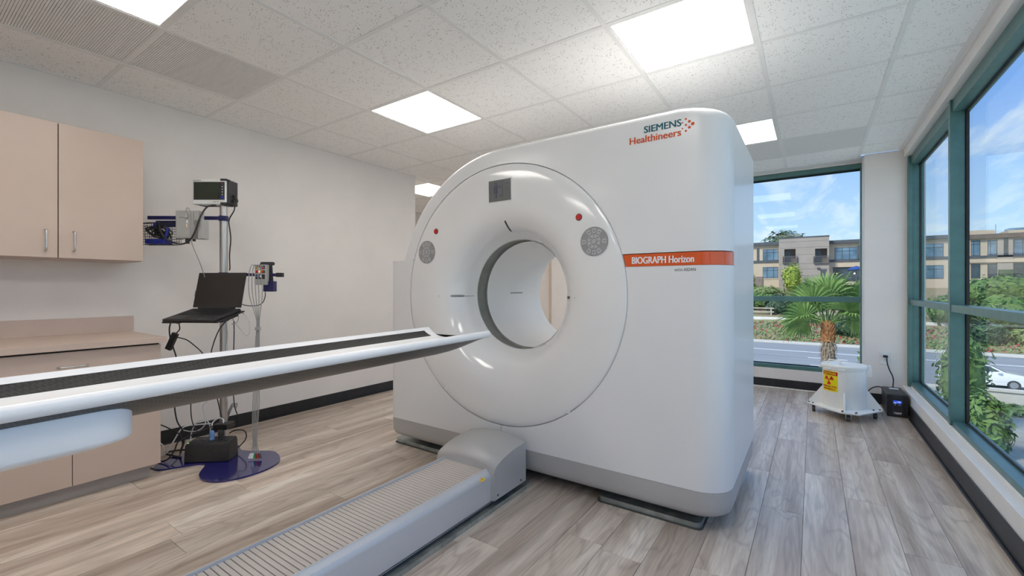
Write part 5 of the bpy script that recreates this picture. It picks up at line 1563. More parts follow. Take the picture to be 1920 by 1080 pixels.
MB().tube([(0.572, YC - 0.035, 0.458), (0.573, YC - 0.045, 0.44), (0.576, YC - 0.05, 0.40), (0.592, YC - 0.05, 0.34), (0.612, YC - 0.05, 0.29), (0.618, YC - 0.055, 0.25), (0.614, YC - 0.07, 0.20), (0.612, YC - 0.088, 0.165)], 0.0052, 10).build('wire', 'wire_black', cpl, smooth=60)
MB().tube([(0.54, 5.37, 0.16), (0.525, 5.40, 0.175), (0.48, 5.41, 0.165), (0.44, 5.40, 0.13), (0.42, 5.395, 0.08), (0.45, 5.40, 0.03), (0.50, 5.40, 0.008)], 0.0055, 10).build('cable', 'wire_black', None, smooth=60, label='black cable looping between the white drum and the black power supply', cat='cable')

# ================================================================== OUTSIDE
ZG = -5.5                        # street level
M['asphalt'] = tex_mat('asphalt', srgb(132, 134, 138), srgb(148, 150, 154), 1.5, 0.85, detail=8, stretch=(0.08, 1, 1))
M['asphalt_dark'] = tex_mat('parking_asphalt', srgb(134, 136, 132), srgb(162, 162, 156), 0.8, 0.8, detail=8)
M['kerb'] = tex_mat('kerb_concrete', srgb(196, 192, 184), srgb(208, 204, 196), 1.2, 0.85)
M['road_white'] = tex_mat('road_paint', srgb(226, 228, 228), srgb(236, 238, 238), 3, 0.8)
M['soil'] = tex_mat('dry_bank', srgb(150, 130, 112), srgb(128, 128, 92), 0.25, 0.95, detail=8)
M['beige'] = tex_mat('beige_stucco', srgb(192, 175, 154), srgb(200, 183, 162), 0.6, 0.9)
M['grey_stucco'] = tex_mat('grey_stucco', srgb(156, 146, 138), srgb(164, 154, 146), 0.5, 0.9)
M['fascia'] = tex_mat('dark_fascia', srgb(74, 78, 86), srgb(84, 88, 96), 0.8, 0.6)
M['ext_glass'] = tex_mat('far_window_glass', srgb(70, 96, 118), srgb(120, 150, 172), 0.35, 0.06, detail=2)
M['ext_glass_dark'] = tex_mat('dark_window_glass', srgb(44, 54, 62), srgb(74, 90, 100), 0.4, 0.08, detail=2)
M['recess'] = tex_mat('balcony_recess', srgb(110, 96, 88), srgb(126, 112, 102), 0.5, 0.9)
M['iron'] = tex_mat('balcony_iron', srgb(92, 92, 96), srgb(104, 104, 108), 4, 0.6)
M['stone'] = tex_mat('stone_base', srgb(120, 108, 102), srgb(146, 132, 124), 1.4, 0.95, detail=6)
M['umbrella'] = tex_mat('blue_canvas', srgb(40, 66, 130), srgb(50, 80, 150), 1, 0.8)
M['fence_wood'] = tex_mat('grey_wood', srgb(168, 160, 146), srgb(186, 178, 164), 2, 0.9)
M['white_rock'] = tex_mat('pale_kerb_stone', srgb(220, 218, 212), srgb(232, 230, 224), 2, 0.9)
M['bark'] = tex_mat('palm_bark', srgb(112, 98, 84), srgb(150, 134, 116), 9, 0.95, bump=0.6, bscale=20, stretch=(1, 1, 0.5))
M['bark_top'] = tex_mat('palm_boot', srgb(140, 92, 54), srgb(176, 126, 84), 10, 0.95)
def leafmat(name, c1, c2, tr=0.0):
    m = tex_mat(name, c1, c2, 1.6, 0.6, detail=3, lo=0.3, hi=0.7, rand=True)
    return m
M['leaf_palm'] = leafmat('palm_leaf', srgb(74, 110, 54), srgb(136, 166, 86))
M['leaf_mid'] = leafmat('mid_green_leaf', srgb(62, 92, 44), srgb(112, 142, 70))
M['leaf_dark'] = leafmat('dark_green_leaf', srgb(48, 72, 52), srgb(82, 106, 78))
M['leaf_lime'] = leafmat('yellow_green_leaf', srgb(96, 126, 40), srgb(172, 184, 70))
M['leaf_cover'] = leafmat('groundcover_leaf', srgb(92, 112, 62), srgb(136, 150, 92))
M['leaf_red'] = leafmat('red_blossom', srgb(164, 40, 52), srgb(204, 72, 84))
M['car_white'] = tex_mat('car_paint_white', srgb(232, 234, 236), srgb(238, 240, 242), 2, 0.25, coat=0.6)
M['car_glass'] = tex_mat('car_glass', srgb(40, 50, 54), srgb(60, 72, 76), 2, 0.08)
M['tyre'] = tex_mat('tyre', (0.02, 0.02, 0.02), (0.03, 0.03, 0.03), 8, 0.8)
M['alloy'] = tex_mat('alloy_wheel', (0.5, 0.5, 0.5), (0.6, 0.6, 0.6), 8, 0.35, metal=0.8)

struct('ground_parking', MB().box(-40, 70, 7, 40.5, ZG - 0.4, ZG - 0.03), 'asphalt_dark')
road = struct('road', MB().box(-70, 110, 40.5, 61.6, ZG - 0.3, ZG), 'asphalt')
for y, seg in ((54.7, None), (50.3, (3.0, 9.0)), (45.5, (3.0, 9.0))):
    if seg is None:
        box('edge_line', (-70, 110, y, y + 0.22, ZG, ZG + 0.01), 'road_white', road)
    else:
        dm = MB().box(0, seg[0], 0, 0.2, 0, 0.01).mesh('lane_dash', 'road_white')
        for k in range(-6, 10):
            link('lane_dash', dm, road, (-0.4 + k * seg[1] + (0.2 if y < 47 else 0), y, ZG))
struct('kerb_far', MB().box(-70, 110, 61.6, 63.2, ZG - 0.3, ZG + 0.14), 'kerb')
# planted bank: gently uneven slope
rb = random.Random(21)
vs, fs = [], []
nx, ny = 90, 16
for j in range(ny + 1):
    for i in range(nx + 1):
        x = -60 + 160 * i / nx; y = 63.2 + 26.8 * j / ny
        z = ZG + 0.10 + (y - 63.2) * 0.265 + (rb.uniform(-0.12, 0.12) if 0 < j < ny else 0)
        vs.append((x, y, z))
for j in range(ny):
    for i in range(nx):
        a = j * (nx + 1) + i
        fs.append((a, a + 1, a + nx + 2, a + nx + 1))
struct('ground_bank', MB().add(vs, fs), 'soil', smooth=60)
def bank_z(y):
    return ZG + 0.10 + max(0, y - 63.2) * 0.265
struct('kerb_planting', MB().box(-60, 100, 71.2, 71.55, bank_z(71) - 0.3, bank_z(71.3) + 0.30), 'white_rock')

def leaf_cloud(rn, n, c, rad, size, mode='shell', aspect=1.6):
    mb = MB()
    for _ in range(n):
        while True:
            d = Vector((rn.gauss(0, 1), rn.gauss(0, 1), rn.gauss(0, 1)))
            if d.length > 0.1:
                break
        d.normalize()
        r = rn.uniform(0.72, 1.06) * (1 + 0.16 * math.sin(5 * d.x + 3 * d.z + c[0]) * math.cos(4 * d.y + c[1]))
        p = Vector((c[0] + d.x * rad[0] * r, c[1] + d.y * rad[1] * r, c[2] + d.z * rad[2] * r))
        nrm = (d + Vector((rn.uniform(-.7, .7), rn.uniform(-.7, .7), rn.uniform(-.3, .9)))).normalized()
        u = nrm.orthogonal().normalized(); w = nrm.cross(u)
        th = rn.uniform(0, 6.28)
        u, w = u * math.cos(th) + w * math.sin(th), w * math.cos(th) - u * math.sin(th)
        s = size * rn.uniform(0.6, 1.3)
        mb.add([p - u * s * aspect, p - w * s * 0.6 + nrm * s * 0.15, p + u * s * aspect, p + w * s * 0.6 + nrm * s * 0.15], [(0, 1, 2, 3)])
    return mb
def core(c, rad, mat, parent, rn):
    mb = MB(); vs = []; fs = []
    n, m = 14, 9
    for j in range(m + 1):
        ph = math.pi * j / m
        for i in range(n):
            th = 2 * math.pi * i / n
            k = 0.80 * (1 + rn.uniform(-0.10, 0.10))
            vs.append((c[0] + rad[0] * k * math.sin(ph) * math.cos(th), c[1] + rad[1] * k * math.sin(ph) * math.sin(th), c[2] + rad[2] * k * math.cos(ph)))
    for j in range(m):
        for i in range(n):
            fs.append((j * n + i, j * n + (i + 1) % n, (j + 1) * n + (i + 1) % n, (j + 1) * n + i))
    return mb.add(vs, fs).build('inner_foliage', mat, parent, smooth=60)
def shrub(name, label, cat, x, y, rad, mat, n, size, z=None, group=None, trunk=0.0, seed=0):
    rn = random.Random(seed * 97 + 13)
    zb = (bank_z(y) if z is None else z)
    t = thing(name, label, cat, (x, y, zb), group=group)
    zc = zb + trunk + rad[2] * 0.85
    core((x, y, zc), rad, mat, t, rn)
    leaf_cloud(rn, n, (x, y, zc), rad, size).build('foliage', mat, t, kind='stuff')
    if trunk > 0 or True:
        MB().tube([(x, y, zb - 0.1), (x + 0.05, y, zb + trunk * 0.6 + 0.2), (x, y, zc)], max(0.04, 0.05 * rad[0]), 7, 3).build('trunk', 'bark', t, smooth=60)
    return t
# planting on the bank as the far window shows it
SH = [
    ('round_shrub', 'rounded dark shrub on the bank right of the palm trunk', 'shrub', 3.4, 66.5, (2.1, 1.6, 1.15), 'leaf_dark', 520, 0.16),
    ('hedge_shrub', 'mid green hedge mound low on the bank at the far window\'s left', 'shrub', -6.6, 76.5, (4.6, 2.4, 1.25), 'leaf_mid', 900, 0.2),
    ('blue_green_shrub', 'grey-green shrub behind the pale planting kerb, left of the palm', 'shrub', -4.2, 74.2, (1.7, 1.4, 1.5), 'leaf_dark', 520, 0.17),
    ('dark_shrub', 'dark shrub behind the palm fronds below the terrace', 'shrub', -0.8, 75.2, (2.0, 1.5, 1.3), 'leaf_dark', 520, 0.17),
    ('bank_shrub', 'dark hedge clump at the far window\'s right, above the wooden fence', 'shrub', 5.4, 78.0, (2.4, 1.5, 1.7), 'leaf_dark', 560, 0.17),
    ('lawn_mound', 'pale green mound at the foot of the building\'s left wing', 'shrub', -8.4, 82.5, (5.0, 2.2, 1.0), 'leaf_cover', 700, 0.2),
    ('terrace_shrub', 'bright green bush in front of the terrace\'s right end', 'shrub', 5.95, 84.0, (1.0, 0.9, 1.2), 'leaf_mid', 420, 0.13),
    ('corner_tree', 'green tree cut by the scanner edge at the far window\'s left', 'tree', -8.6, 82.0, (0.75, 0.8, 2.2), 'leaf_lime', 420, 0.14),
    ('terrace_tree', 'yellow-green young tree in front of the grey facade', 'tree', -2.75, 83.0, (1.35, 1.2, 2.3), 'leaf_lime', 760, 0.15),
]
for i, (nm, lab, cat, x, y, rad, mt, n, s) in enumerate(SH):
    zz = None
    shrub(nm, lab, cat, x, y, rad, mt, n, s, z=zz, trunk=(0.9 if cat == 'tree' else 0.0), seed=i)
shrub('backdrop_tree', 'broad dark tree rising behind the grey building', 'tree', -4.9, 112, (4.6, 3, 4.2), 'leaf_dark', 1500, 0.34, z=-1.0, trunk=6.6, seed=31)
# hedges beyond the road, seen through the right-hand window
for i, (x, y, rad, mt, lab) in enumerate([
    (17.3, 70.5, (2.6, 2.0, 2.3), 'leaf_mid', 'large green hedge mound above the white car, left'),
    (21.0, 71.5, (2.8, 2.0, 2.2), 'leaf_mid', 'large green hedge mound above the white car, right'),
    (15.0, 66.0, (1.5, 1.3, 1.2), 'leaf_dark', 'dark low shrub beside the road behind the white car'),
    (18.6, 66.2, (2.0, 1.3, 0.9), 'leaf_cover', 'low grey-green shrub beside the road over the car\'s bonnet'),
    (13.2, 71.5, (2.2, 1.6, 2.0), 'leaf_mid', 'green hedge mound on the bank hidden mostly by the mullion'),
    (25.0, 71.0, (2.8, 2.0, 2.3), 'leaf_mid', 'green hedge mound on the bank at the picture\'s right edge'),
    (19.5, 79.0, (5.0, 2.0, 2.2), 'leaf_mid', 'pale green hedge band under the building\'s right wing')]):
    shrub('bank_hedge', lab, 'hedge', x, y, rad, mt, 640, 0.2, seed=40 + i, group='hedges across the road')
# low flowering groundcover along the road
rn = random.Random(77)
cov = MB(); red = MB()
for _ in range(5200):
    y = 63.5 + 6.8 * rn.random() ** 1.3
    x = rn.uniform(-14, 28)
    p = Vector((x, y, bank_z(y) + rn.uniform(0.02, 0.42) * (0.6 + 0.5 * math.sin(x * 1.3) * math.sin(y * 1.7 + x))))
    nrm = Vector((rn.uniform(-1, 1), rn.uniform(-1, 0.2), rn.uniform(0.2, 1))).normalized()
    u = nrm.orthogonal().normalized(); w = nrm.cross(u)
    s = rn.uniform(0.10, 0.24)
    isred = rn.random() < 0.10 + 0.16 * (math.sin(x * 0.9 + 1.2) * math.sin(y * 1.1 + x * 0.5) > 0.2)
    (red if isred else cov).add([p - u * s, p - w * s * 0.6, p + u * s, p + w * s * 0.6], [(0, 1, 2, 3)])
cov.build('groundcover', 'leaf_cover', None, label='green groundcover along the far side of the road', cat='groundcover', kind='stuff')
red.build('red_flowers', 'leaf_red', None, label='red blossoms scattered in the groundcover beyond the road', cat='flowers', kind='stuff')
# timber rail fence on the bank
for k, (xa_, xb_, lab) in enumerate(((-13.5, -4.6, 'weathered wooden rail fence on the bank at the left'), (0.6, 12.0, 'weathered wooden rail fence on the bank right of the palm'))):
    yf = 73.0; zf = bank_z(yf)
    fn_ = thing('rail_fence', lab, 'fence', ((xa_ + xb_) / 2, yf, zf))
    x = xa_
    while x <= xb_ + 0.01:
        MB().box(x - 0.09, x + 0.09, yf - 0.09, yf + 0.09, zf - 0.2, zf + 1.15).build('post', 'fence_wood', fn_)
        x += 2.85
    for z in (0.40, 0.92):
        MB().box(xa_, xb_, yf - 0.12, yf - 0.05, zf + z, zf + z + 0.18).build('rail', 'fence_wood', fn_)

# ---- buildings across the road
def facade_window(parent, x0, x1, z0, z1, y, cols, trans, mat='ext_glass', fr=0.06):
    f = MB()
    f.box(x0, x1, y - 0.06, y + 0.02, z0, z0 + fr).box(x0, x1, y - 0.06, y + 0.02, z1 - fr, z1)
    edges_ = [x0] + [x0 + (x1 - x0) * c for c in cols] + [x1]
    for e_ in edges_:
        f.box(max(x0, e_ - fr / 2), min(x1, e_ + fr / 2), y - 0.06, y + 0.02, z0, z1)
    zt = z0 + (z1 - z0) * trans
    if trans < 1:
        f.box(x0, x1, y - 0.06, y + 0.02, zt - fr / 2, zt + fr / 2)
    w = f.build('window', 'fascia', parent)
    for i in range(len(edges_) - 1):
        a, b_ = edges_[i] + fr / 2, edges_[i + 1] - fr / 2
        for (p, q) in ((z0 + fr, zt - fr / 2), (zt + fr / 2, z1 - fr)) if trans < 1 else ((z0 + fr, z1 - fr),):
            MB().box(a, b_, y - 0.02, y + 0.0, p, q).build('pane', mat, w)
    return w
YB1 = 88.0
bl = thing('office_building', 'two-storey beige and grey office building across the road', 'building', (2, 94, 0.4))
def bpart(name, b, mat, parent=bl):
    return MB().box(*b).build(name, mat, parent)
bpart('wall', (-22, -4.75, YB1, 100, 0.2, 8.55), 'beige')
bpart('roof_fascia', (-22, -4.80, YB1 - 0.5, 100, 8.50, 9.00), 'fascia')
bpart('string_course', (-22, -4.80, YB1 - 0.12, YB1, 5.49, 5.90), 'fascia')
bpart('cornice', (-22, -4.80, YB1 - 0.10, YB1, 8.08, 8.18), 'beige')
bpart('pilaster', (-8.13, -7.81, YB1 - 0.12, YB1, 5.88, 8.08), 'fascia')
bpart('stone_base', (-22, -7.25, YB1 - 0.2, YB1, 0.2, 3.10), 'stone')
facade_window(bl, -7.22, -4.92, 5.90, 7.83, YB1, (0.27, 0.70), 0.70)
facade_window(bl, -7.22, -4.95, 2.79, 4.73, YB1, (0.28, 0.70), 0.70)
facade_window(bl, -12.4, -9.8, 5.90, 7.83, YB1, (0.27, 0.70), 0.70)
bpart('sill_band', (-7.4, -4.80, YB1 - 0.06, YB1, 2.62, 2.79), 'beige')
# grey block with two balcony recesses (walls built around the openings)
YG = 86.6
for b in ((-4.75, -3.97, 0.2, 9.45), (-2.38, 0.28, 0.2, 9.40), (1.87, 2.13, 0.2, 9.40)):
    bpart('grey_wall', (b[0], b[1], YG, 92, b[2], b[3]), 'grey_stucco')
for x0, x1, zr0, zr1 in ((-3.97, -2.38, 5.34, 7.59), (0.28, 1.87, 5.21, 7.47)):
    bpart('grey_wall', (x0, x1, YG, 92, 0.2, zr0), 'grey_stucco')
    bpart('grey_wall', (x0, x1, YG, 92, zr1, 9.40), 'grey_stucco')
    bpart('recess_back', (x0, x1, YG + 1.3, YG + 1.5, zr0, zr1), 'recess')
    facade_window(bl, x0 + 0.05, x0 + 0.85, zr0, zr1 - 0.05, YG + 1.28, (0.5,), 1.0, 'ext_glass_dark')
    rl = MB().box(x0 - 0.22, x1 + 0.22, YG - 0.30, YG - 0.26, zr0 + 1.02, zr0 + 1.07).box(x0 - 0.22, x1 + 0.22, YG - 0.30, YG, zr0 - 0.12, zr0)
    br = rl.build('balcony', 'iron', bl)
    n = 15
    bar = MB().box(-0.022, 0.022, -0.02, 0.02, 0, 1.02).mesh('baluster', 'iron')
    for i in range(n):
        link('baluster', bar, br, (x0 - 0.2 + (x1 - x0 + 0.4) * i / (n - 1), YG - 0.28, zr0))
    for xx in (x0 - 0.22, x1 + 0.20):
        MB().box(xx, xx + 0.03, YG - 0.28, YG, zr0, zr0 + 1.05).build('balcony_side', 'iron', br)
for z in (8.75, 7.75, 6.6, 5.1, 4.2):
    for (a, b_) in ((-2.36, 0.26),) if z < 7.6 and z > 5.3 else ((-4.74, 2.12),):
        bpart('reveal_line', (a, b_, YG - 0.008, YG, z, z + 0.03), 'fascia')
bpart('coping', (-4.80, 2.18, YG - 0.08, 92, 9.40, 9.55), 'fascia')
bpart('terrace_door', (1.00, 1.83, YG - 0.04, YG, 2.10, 4.12), 'fascia')
bpart('wall_lamp', (0.53, 0.92, YG - 0.25, YG, 4.20, 4.42), 'fascia')
# right wing
for b in ((2.13, 2.61, 0.2, 8.30), (2.61, 18.1, 4.46, 8.30), (6.6, 18.1, 0.2, 4.46), (2.61, 6.6, 0.2, 2.13)):
    bpart('wall', (b[0], b[1], YB1, 100, b[2], b[3]), 'beige')
bpart('roof_fascia', (2.13, 18.1, YB1 - 0.5, 100, 8.24, 8.76), 'fascia')
bpart('string_course', (2.13, 18.1, YB1 - 0.12, YB1, 5.30, 5.68), 'fascia')
bpart('pilaster', (5.81, 6.10, YB1 - 0.12, YB1, 5.58, 7.79), 'fascia')
facade_window(bl, 2.90, 5.75, 5.68, 7.61, YB1, (0.33, 0.66), 0.70)
facade_window(bl, 2.63, 6.58, 2.13, 4.44, YB1 + 0.3, (0.18, 0.40, 0.62, 0.82), 1.0, 'ext_glass_dark')
facade_window(bl, 8.2, 11.2, 5.68, 7.61, YB1, (0.33, 0.66), 0.70)
facade_window(bl, 12.6, 15.6, 5.68, 7.61, YB1, (0.33, 0.66), 0.70)
facade_window(bl, 8.2, 11.2, 2.5, 4.44, YB1, (0.33, 0.66), 0.70)
facade_window(bl, 12.6, 15.6, 2.5, 4.44, YB1, (0.33, 0.66), 0.70)
for x in (3.19, 5.4):
    MB().cyl((x, YB1 - 0.3, 3.30), (x, YB1 - 0.3, 3.50), 0.10, n=12).build('terrace_lamp', 'lamp_warm', bl, smooth=40)
bpart('terrace_slab', (-1.95, 8.0, 84.5, YB1, 1.60, 2.05), 'beige')
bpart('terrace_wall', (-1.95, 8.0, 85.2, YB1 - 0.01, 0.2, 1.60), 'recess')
rl = MB().box(-1.95, 8.0, 84.58, 84.64, 3.04, 3.10).build('terrace_railing', 'iron', bl)
bar = MB().box(-0.03, 0.03, -0.03, 0.03, 0, 1.0).mesh('baluster', 'iron')
for i in range(9):
    link('baluster', bar, rl, (-1.9 + i * 1.22, 84.61, 2.05))
for z in (2.3, 2.55, 2.8):
    MB().box(-1.95, 8.0, 84.6, 84.62, z, z + 0.02).build('railing_wire', 'iron', rl)
um = thing('terrace_umbrella', 'blue canvas umbrella on the terrace at the far window\'s right', 'umbrella', (5.5, 85.6, 2.05))
MB().lathe([(0.02, 2.45), (0.55, 2.28), (1.15, 1.98), (1.18, 1.86), (1.14, 1.96), (0.5, 2.24), (0.02, 2.40)], (5.5, 85.6, 2.05), 8).build('canopy', 'umbrella', um)
MB().cyl((5.5, 85.6, 2.05), (5.5, 85.6, 4.48), 0.03, n=8).build('pole', 'iron', um)
# second building to the right
b2 = thing('apartment_building', 'beige three-storey building with tall windows seen through the right-hand window', 'building', (24, 94, 0.4))
bpart('wall', (18.12, 44, YB1 - 0.6, 100, 0.2, 8.35), 'beige', b2)
bpart('grey_wall', (20.85, 22.3, YB1 - 0.75, YB1 - 0.6, 2.2, 8.0), 'grey_stucco', b2)
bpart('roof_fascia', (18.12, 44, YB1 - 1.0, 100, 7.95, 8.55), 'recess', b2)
bpart('parapet', (18.12, 21.0, YB1 + 1.0, 98, 8.55, 9.3), 'beige', b2)
bpart('parapet', (22.3, 44, YB1 + 1.0, 98, 8.55, 9.1), 'beige', b2)
bpart('solar_panel', (22.4, 30, YB1 + 1.2, YB1 + 3, 9.1, 9.4), 'ext_glass', b2)
bpart('string_course', (18.12, 44, YB1 - 0.75, YB1 - 0.6, 5.31, 5.60), 'fascia', b2)
bpart('ledge', (18.12, 44, YB1 - 0.85, YB1 - 0.6, 4.62, 5.0), 'beige', b2)
bpart('balcony_slab', (18.12, 44, YB1 - 1.6, YB1 - 0.6, 1.70, 2.05), 'kerb', b2)
for (x0, x1) in ((18.3, 19.2), (19.92, 20.82), (22.39, 24.2), (25.4, 26.4), (28.2, 30.0)):
    facade_window(b2, x0, x1, 5.66, 7.75, YB1 - 0.6, (0.3,) if x1 - x0 < 1.2 else (0.45,), 0.75)
    facade_window(b2, x0, x1, 2.45, 4.45, YB1 - 0.6, (0.3,) if x1 - x0 < 1.2 else (0.45,), 0.75, 'ext_glass_dark')
facade_window(b2, 21.43, 21.83, 5.62, 7.95, YB1 - 0.75, (), 1.0, 'ext_glass_dark')
bpart('planter_box', (20.9, 22.2, YB1 - 1.3, YB1 - 0.8, 2.05, 3.6), 'leaf_dark', b2)
MB().cyl((20.85, YB1, 8.55), (20.85, YB1, 9.9), 0.03, n=8).build('roof_mast', 'iron', b2)

# ---- fan palm just outside the far window
PX, PY = 0.43, 19.0
pm = thing('fan_palm', 'fan palm with shaggy trunk outside the far window', 'palm tree', (PX, PY, ZG - 0.03))
pts = [(PX + 0.05, PY, ZG - 0.03), (PX + 0.04, PY, -3.5), (PX + 0.02, PY, -1.6), (PX, PY, -0.75)]
vs, fs = [], []
rn = random.Random(8)
tp = catmull(pts, 14)
nseg = 22
for j, p in enumerate(tp):
    s = j / (len(tp) - 1)
    base_r = 0.235 - 0.05 * s - (0.06 * max(0, (s - 0.85) / 0.15))
    for i in range(nseg):
        a = 2 * math.pi * i / nseg
        r = base_r * (1 + rn.uniform(-0.10, 0.14))
        vs.append((p.x + r * math.cos(a), p.y + r * math.sin(a), p.z))
for j in range(len(tp) - 1):
    for i in range(nseg):
        fs.append((j * nseg + i, j * nseg + (i + 1) % nseg, (j + 1) * nseg + (i + 1) % nseg, (j + 1) * nseg + i))
MB().add(vs, fs).build('trunk', 'bark', pm)
bt = MB()
for k in range(70):
    a = rn.uniform(0, 6.28); z = rn.uniform(-0.72, -0.08)
    rr = 0.19 - 0.05 * ((z + 0.72) / 0.64)
    d = Vector((math.cos(a), math.sin(a), 0))
    bt.obox(Vector((PX, PY, z)) + d * rr, (Vector((-d.y, d.x, 0)) * 0.045), d * 0.015, (d * 0.035 + Vector((0, 0, 0.10))))
bt.cyl((PX, PY, -0.75), (PX, PY, -0.02), 0.195, 0.12, n=14)
bt.build('leaf_bases', 'bark_top', pm, kind='stuff')
shag = MB()
for k in range(520):
    a = rn.uniform(0, 6.28); z = rn.uniform(ZG + 0.1, -0.7)
    rr = 0.215
    d = Vector((math.cos(a), math.sin(a), 0)); tv = Vector((-d.y, d.x, 0))
    p = Vector((PX + 0.02, PY, z)) + d * rr
    shag.add([p - tv * 0.03, p + tv * 0.03, p + d * rn.uniform(0.04, 0.10) - Vector((0, 0, 0.16)) + tv * rn.uniform(-0.04, 0.04)], [(0, 1, 2)])
shag.build('trunk_fibre', 'bark', pm, kind='stuff')
def frond(az, el, plen, fan, droop, seed, roll=0.0):
    """petiole + folded fan of pointed segments"""
    rn_ = random.Random(seed)
    o = Vector((PX, PY, -0.10)) + Vector((math.cos(az), math.sin(az), 0)) * 0.10
    d = Vector((math.cos(az) * math.cos(el), math.sin(az) * math.cos(el), math.sin(el)))
    down = Vector((0, 0, -1))
    tip = o + d * plen + down * plen * plen * 0.10
    midp = o + d * plen * 0.5 + down * plen * 0.02
    pet = MB().tube([o, midp, tip], lambda s: 0.030 - 0.014 * s, 6, 4)
    d2 = (tip - midp).normalized()
    side = d2.cross(Vector((0, 0, 1)))
    if side.length < 0.05:
        side = Vector((1, 0, 0))
    side.normalize()
    nr = side.cross(d2).normalized()
    side, nr = side * math.cos(roll) + nr * math.sin(roll), nr * math.cos(roll) - side * math.sin(roll)
    mb = MB()
    ns = 38
    for i in range(ns):
        a = math.radians(-128 + 256 * i / (ns - 1))
        ln = fan * (0.80 + 0.22 * math.cos(a * 0.7)) * rn_.uniform(0.92, 1.06)
        dr = (d2 * math.cos(a) + side * math.sin(a)).normalized()
        dr = (dr + nr * 0.18 * (1 - math.cos(a))).normalized()
        wv = dr.cross(nr).normalized()
        segs = [(0.0, 0.008, 0.0), (0.35, 0.040, 0.02), (0.65, 0.034, 0.10 + droop * 0.3), (0.85, 0.016, 0.24 + droop * 0.7), (1.0, 0.003, 0.44 + droop)]
        vs_, fs_ = [], []
        fold = 0.5 * (1 if i % 2 else -1)
        for s, w, dd in segs:
            p = tip + dr * (ln * s) + down * (dd * ln * 0.55)
            wv2 = (wv + nr * fold).normalized()
            vs_ += [p - wv2 * w, p + wv2 * w]
        for k in range(len(segs) - 1):
            fs_.append((2 * k, 2 * k + 1, 2 * k + 3, 2 * k + 2))
        mb.add(vs_, fs_)
    f = mb.build('frond', 'leaf_palm', pm)
    pet.build('petiole', 'leaf_mid', f, smooth=60)
    return f
fr = [(190, 22, 0.62, 0.90, 0.10, -70), (160, 45, 0.72, 0.95, 0.05, -50), (215, 62, 0.95, 1.05, 0.0, -30), (100, 80, 1.15, 1.1, 0.0, 20), (130, 68, 1.05, 1.1, 0.0, -30),
      (40, 72, 1.15, 1.1, 0.0, 40), (30, 55, 1.0, 1.05, 0.05, 55), (350, 30, 0.9, 1.0, 0.2, 60), (5, 58, 0.95, 0.95, 0.05, 35), (330, 12, 0.75, 0.95, 0.5, 40), (320, 40, 0.8, 0.95, 0.25, 40),
      (270, 78, 1.0, 1.0, 0.05, 0), (200, 4, 0.6, 0.85, 0.45, -40), (80, 35, 0.9, 0.95, 0.2, 0), (140, 20, 0.6, 0.85, 0.25, -30), (20, 18, 0.9, 0.95, 0.45, 30)]
for i, (az, el, pl2, fan, dr, ro) in enumerate(fr):
    frond(math.radians(az), math.radians(el), pl2, fan, dr, 100 + i, math.radians(ro))

# near planting below the windows
shrub('window_shrub', 'leafy shrub tip showing at the far window\'s lower right corner', 'shrub', 1.15, 16.0, (0.95, 0.8, 2.0), 'leaf_mid', 900, 0.09, z=ZG, trunk=0.9, seed=61)
for i, (x, y, rad, h, lab) in enumerate([(5.9, 29.5, (0.9, 0.9, 2.4), 0.4, 'tall green shrub beside the mullion in the right-hand window'), (9.2, 33.8, (3.2, 0.6, 0.28), 0.0, 'ivy-like hedge at the foot of the low concrete wall'), (5.6, 25.0, (0.8, 0.8, 1.3), 0.0, 'lower green shrub near the mullion in the right-hand window')]):
    shrub('car_park_shrub', lab, 'shrub', x, y, rad, 'leaf_mid', 800, 0.12, z=ZG, trunk=h, seed=70 + i, group='shrubs round the car park')
lw = thing('garden_wall', 'low pale concrete wall in front of the white car', 'wall', (11, 35.2, ZG))
MB().box(6.6, 17.0, 34.9, 35.2, ZG - 0.1, ZG + 0.95).build('wall_body', 'kerb', lw)
MB().box(6.5, 17.1, 34.82, 35.28, ZG + 0.95, ZG + 1.08).build('coping', 'kerb', lw)
struct('kerb_near', MB().box(-70, 110, 40.2, 40.6, ZG - 0.3, ZG + 0.12), 'kerb')

# ---- white car parked across the low wall
cx0, cyc = 7.35, 42.6            # rear end x, centre y
car = thing('parked_car', 'white car on the road behind the low concrete wall', 'car', (cx0 + 2.1, cyc, ZG))
side = [(0.0, 0.35), (0.0, 0.85), (0.08, 1.05), (0.30, 1.10), (0.60, 1.45), (0.95, 1.56), (1.9, 1.58), (2.35, 1.48), (3.05, 1.06), (3.75, 0.95), (4.10, 0.82), (4.22, 0.60), (4.22, 0.32), (3.95, 0.24), (0.25, 0.24)]
rings = []
for y, ins, dz in ((-0.86, 0.06, 0.0), (-0.84, 0.0, 0.0), (-0.60, 0.0, 0.015), (0.60, 0.0, 0.015), (0.84, 0.0, 0.0), (0.86, 0.06, 0.0)):
    rr = []
    for (x, z) in side:
        yy = y
        if z > 1.05:
            yy = y * (1 - 0.16 * min(1, (z - 1.05) / 0.5))
        rr.append((cx0 + x + (ins if x < 2 else -ins), cyc + yy, ZG + z + dz * (z > 0.9)))
    rings.append(rr)
MB().loft(rings).build('body', 'car_white', car, bevel=0.03)
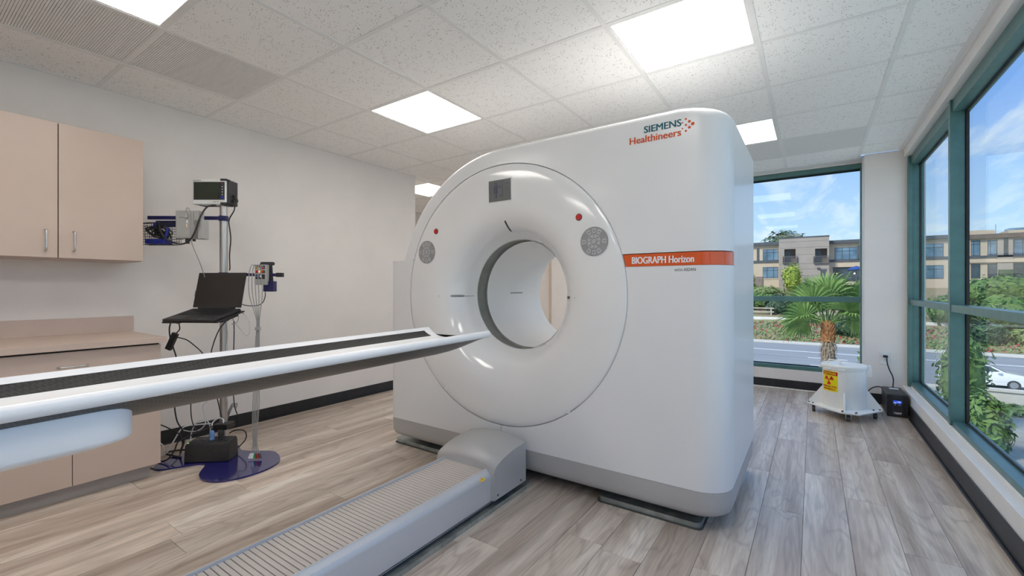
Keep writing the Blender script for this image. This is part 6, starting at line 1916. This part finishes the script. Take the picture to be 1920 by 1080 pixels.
for s in (-1, 1):
    win = [(0.62, 1.10), (0.78, 1.40), (1.02, 1.50), (1.85, 1.51), (2.28, 1.42), (2.78, 1.12)]
    def yside(z):
        return 0.86 * (1 - 0.16 * min(1, max(0, (z - 1.05) / 0.5))) + 0.006
    vs = [(cx0 + x, cyc + s * (yside(z) + o), ZG + z) for o in (0.0, -0.03) for x, z in win]
    n = len(win)
    MB().add(vs, [tuple(range(n)), tuple(range(n, 2 * n))] + [(k, (k + 1) % n, n + (k + 1) % n, n + k) for k in range(n)]).build('side_window', 'car_glass', car)
    MB().box(*([cx0 + 1.55, cx0 + 1.63] + sorted((cyc + s * 0.80, cyc + s * 0.872)) + [ZG + 1.08, ZG + 1.5])).build('door_pillar', 'car_white', car)
    for wx in (0.78, 3.36):
        w = MB().cyl((cx0 + wx, cyc + s * 0.66, ZG + 0.31), (cx0 + wx, cyc + s * 0.885, ZG + 0.31), 0.31, n=24).build('wheel', 'tyre', car, smooth=40)
        hub = MB().cyl((cx0 + wx, cyc + s * 0.885, ZG + 0.31), (cx0 + wx, cyc + s * 0.893, ZG + 0.31), 0.20, n=20).build('hubcap', 'alloy', w, smooth=40)
    MB().box(*([cx0 + 2.62, cx0 + 2.80] + sorted((cyc + s * 0.86, cyc + s * 0.99)) + [ZG + 1.02, ZG + 1.14])).build('door_mirror', 'car_white', car, bevel=0.02)
# windscreen
vs = []
for o in (0.012, -0.02):
    for y, x, z in ((-0.66, 2.40, 1.47), (0.66, 2.40, 1.47), (0.76, 3.02, 1.085), (-0.76, 3.02, 1.085)):
        vs.append((cx0 + x + o * 0.5, cyc + y, ZG + z + o + 0.012))
MB().add(vs, [(0, 1, 2, 3), (7, 6, 5, 4), (0, 1, 5, 4), (1, 2, 6, 5), (2, 3, 7, 6), (3, 0, 4, 7)]).build('windscreen', 'car_glass', car)
for s in (-1, 1):
    MB().box(*([cx0 + 3.95, cx0 + 4.20] + sorted((cyc + s * 0.50, cyc + s * 0.82)) + [ZG + 0.66, ZG + 0.80])).build('headlamp', 'alloy', car, bevel=0.02)
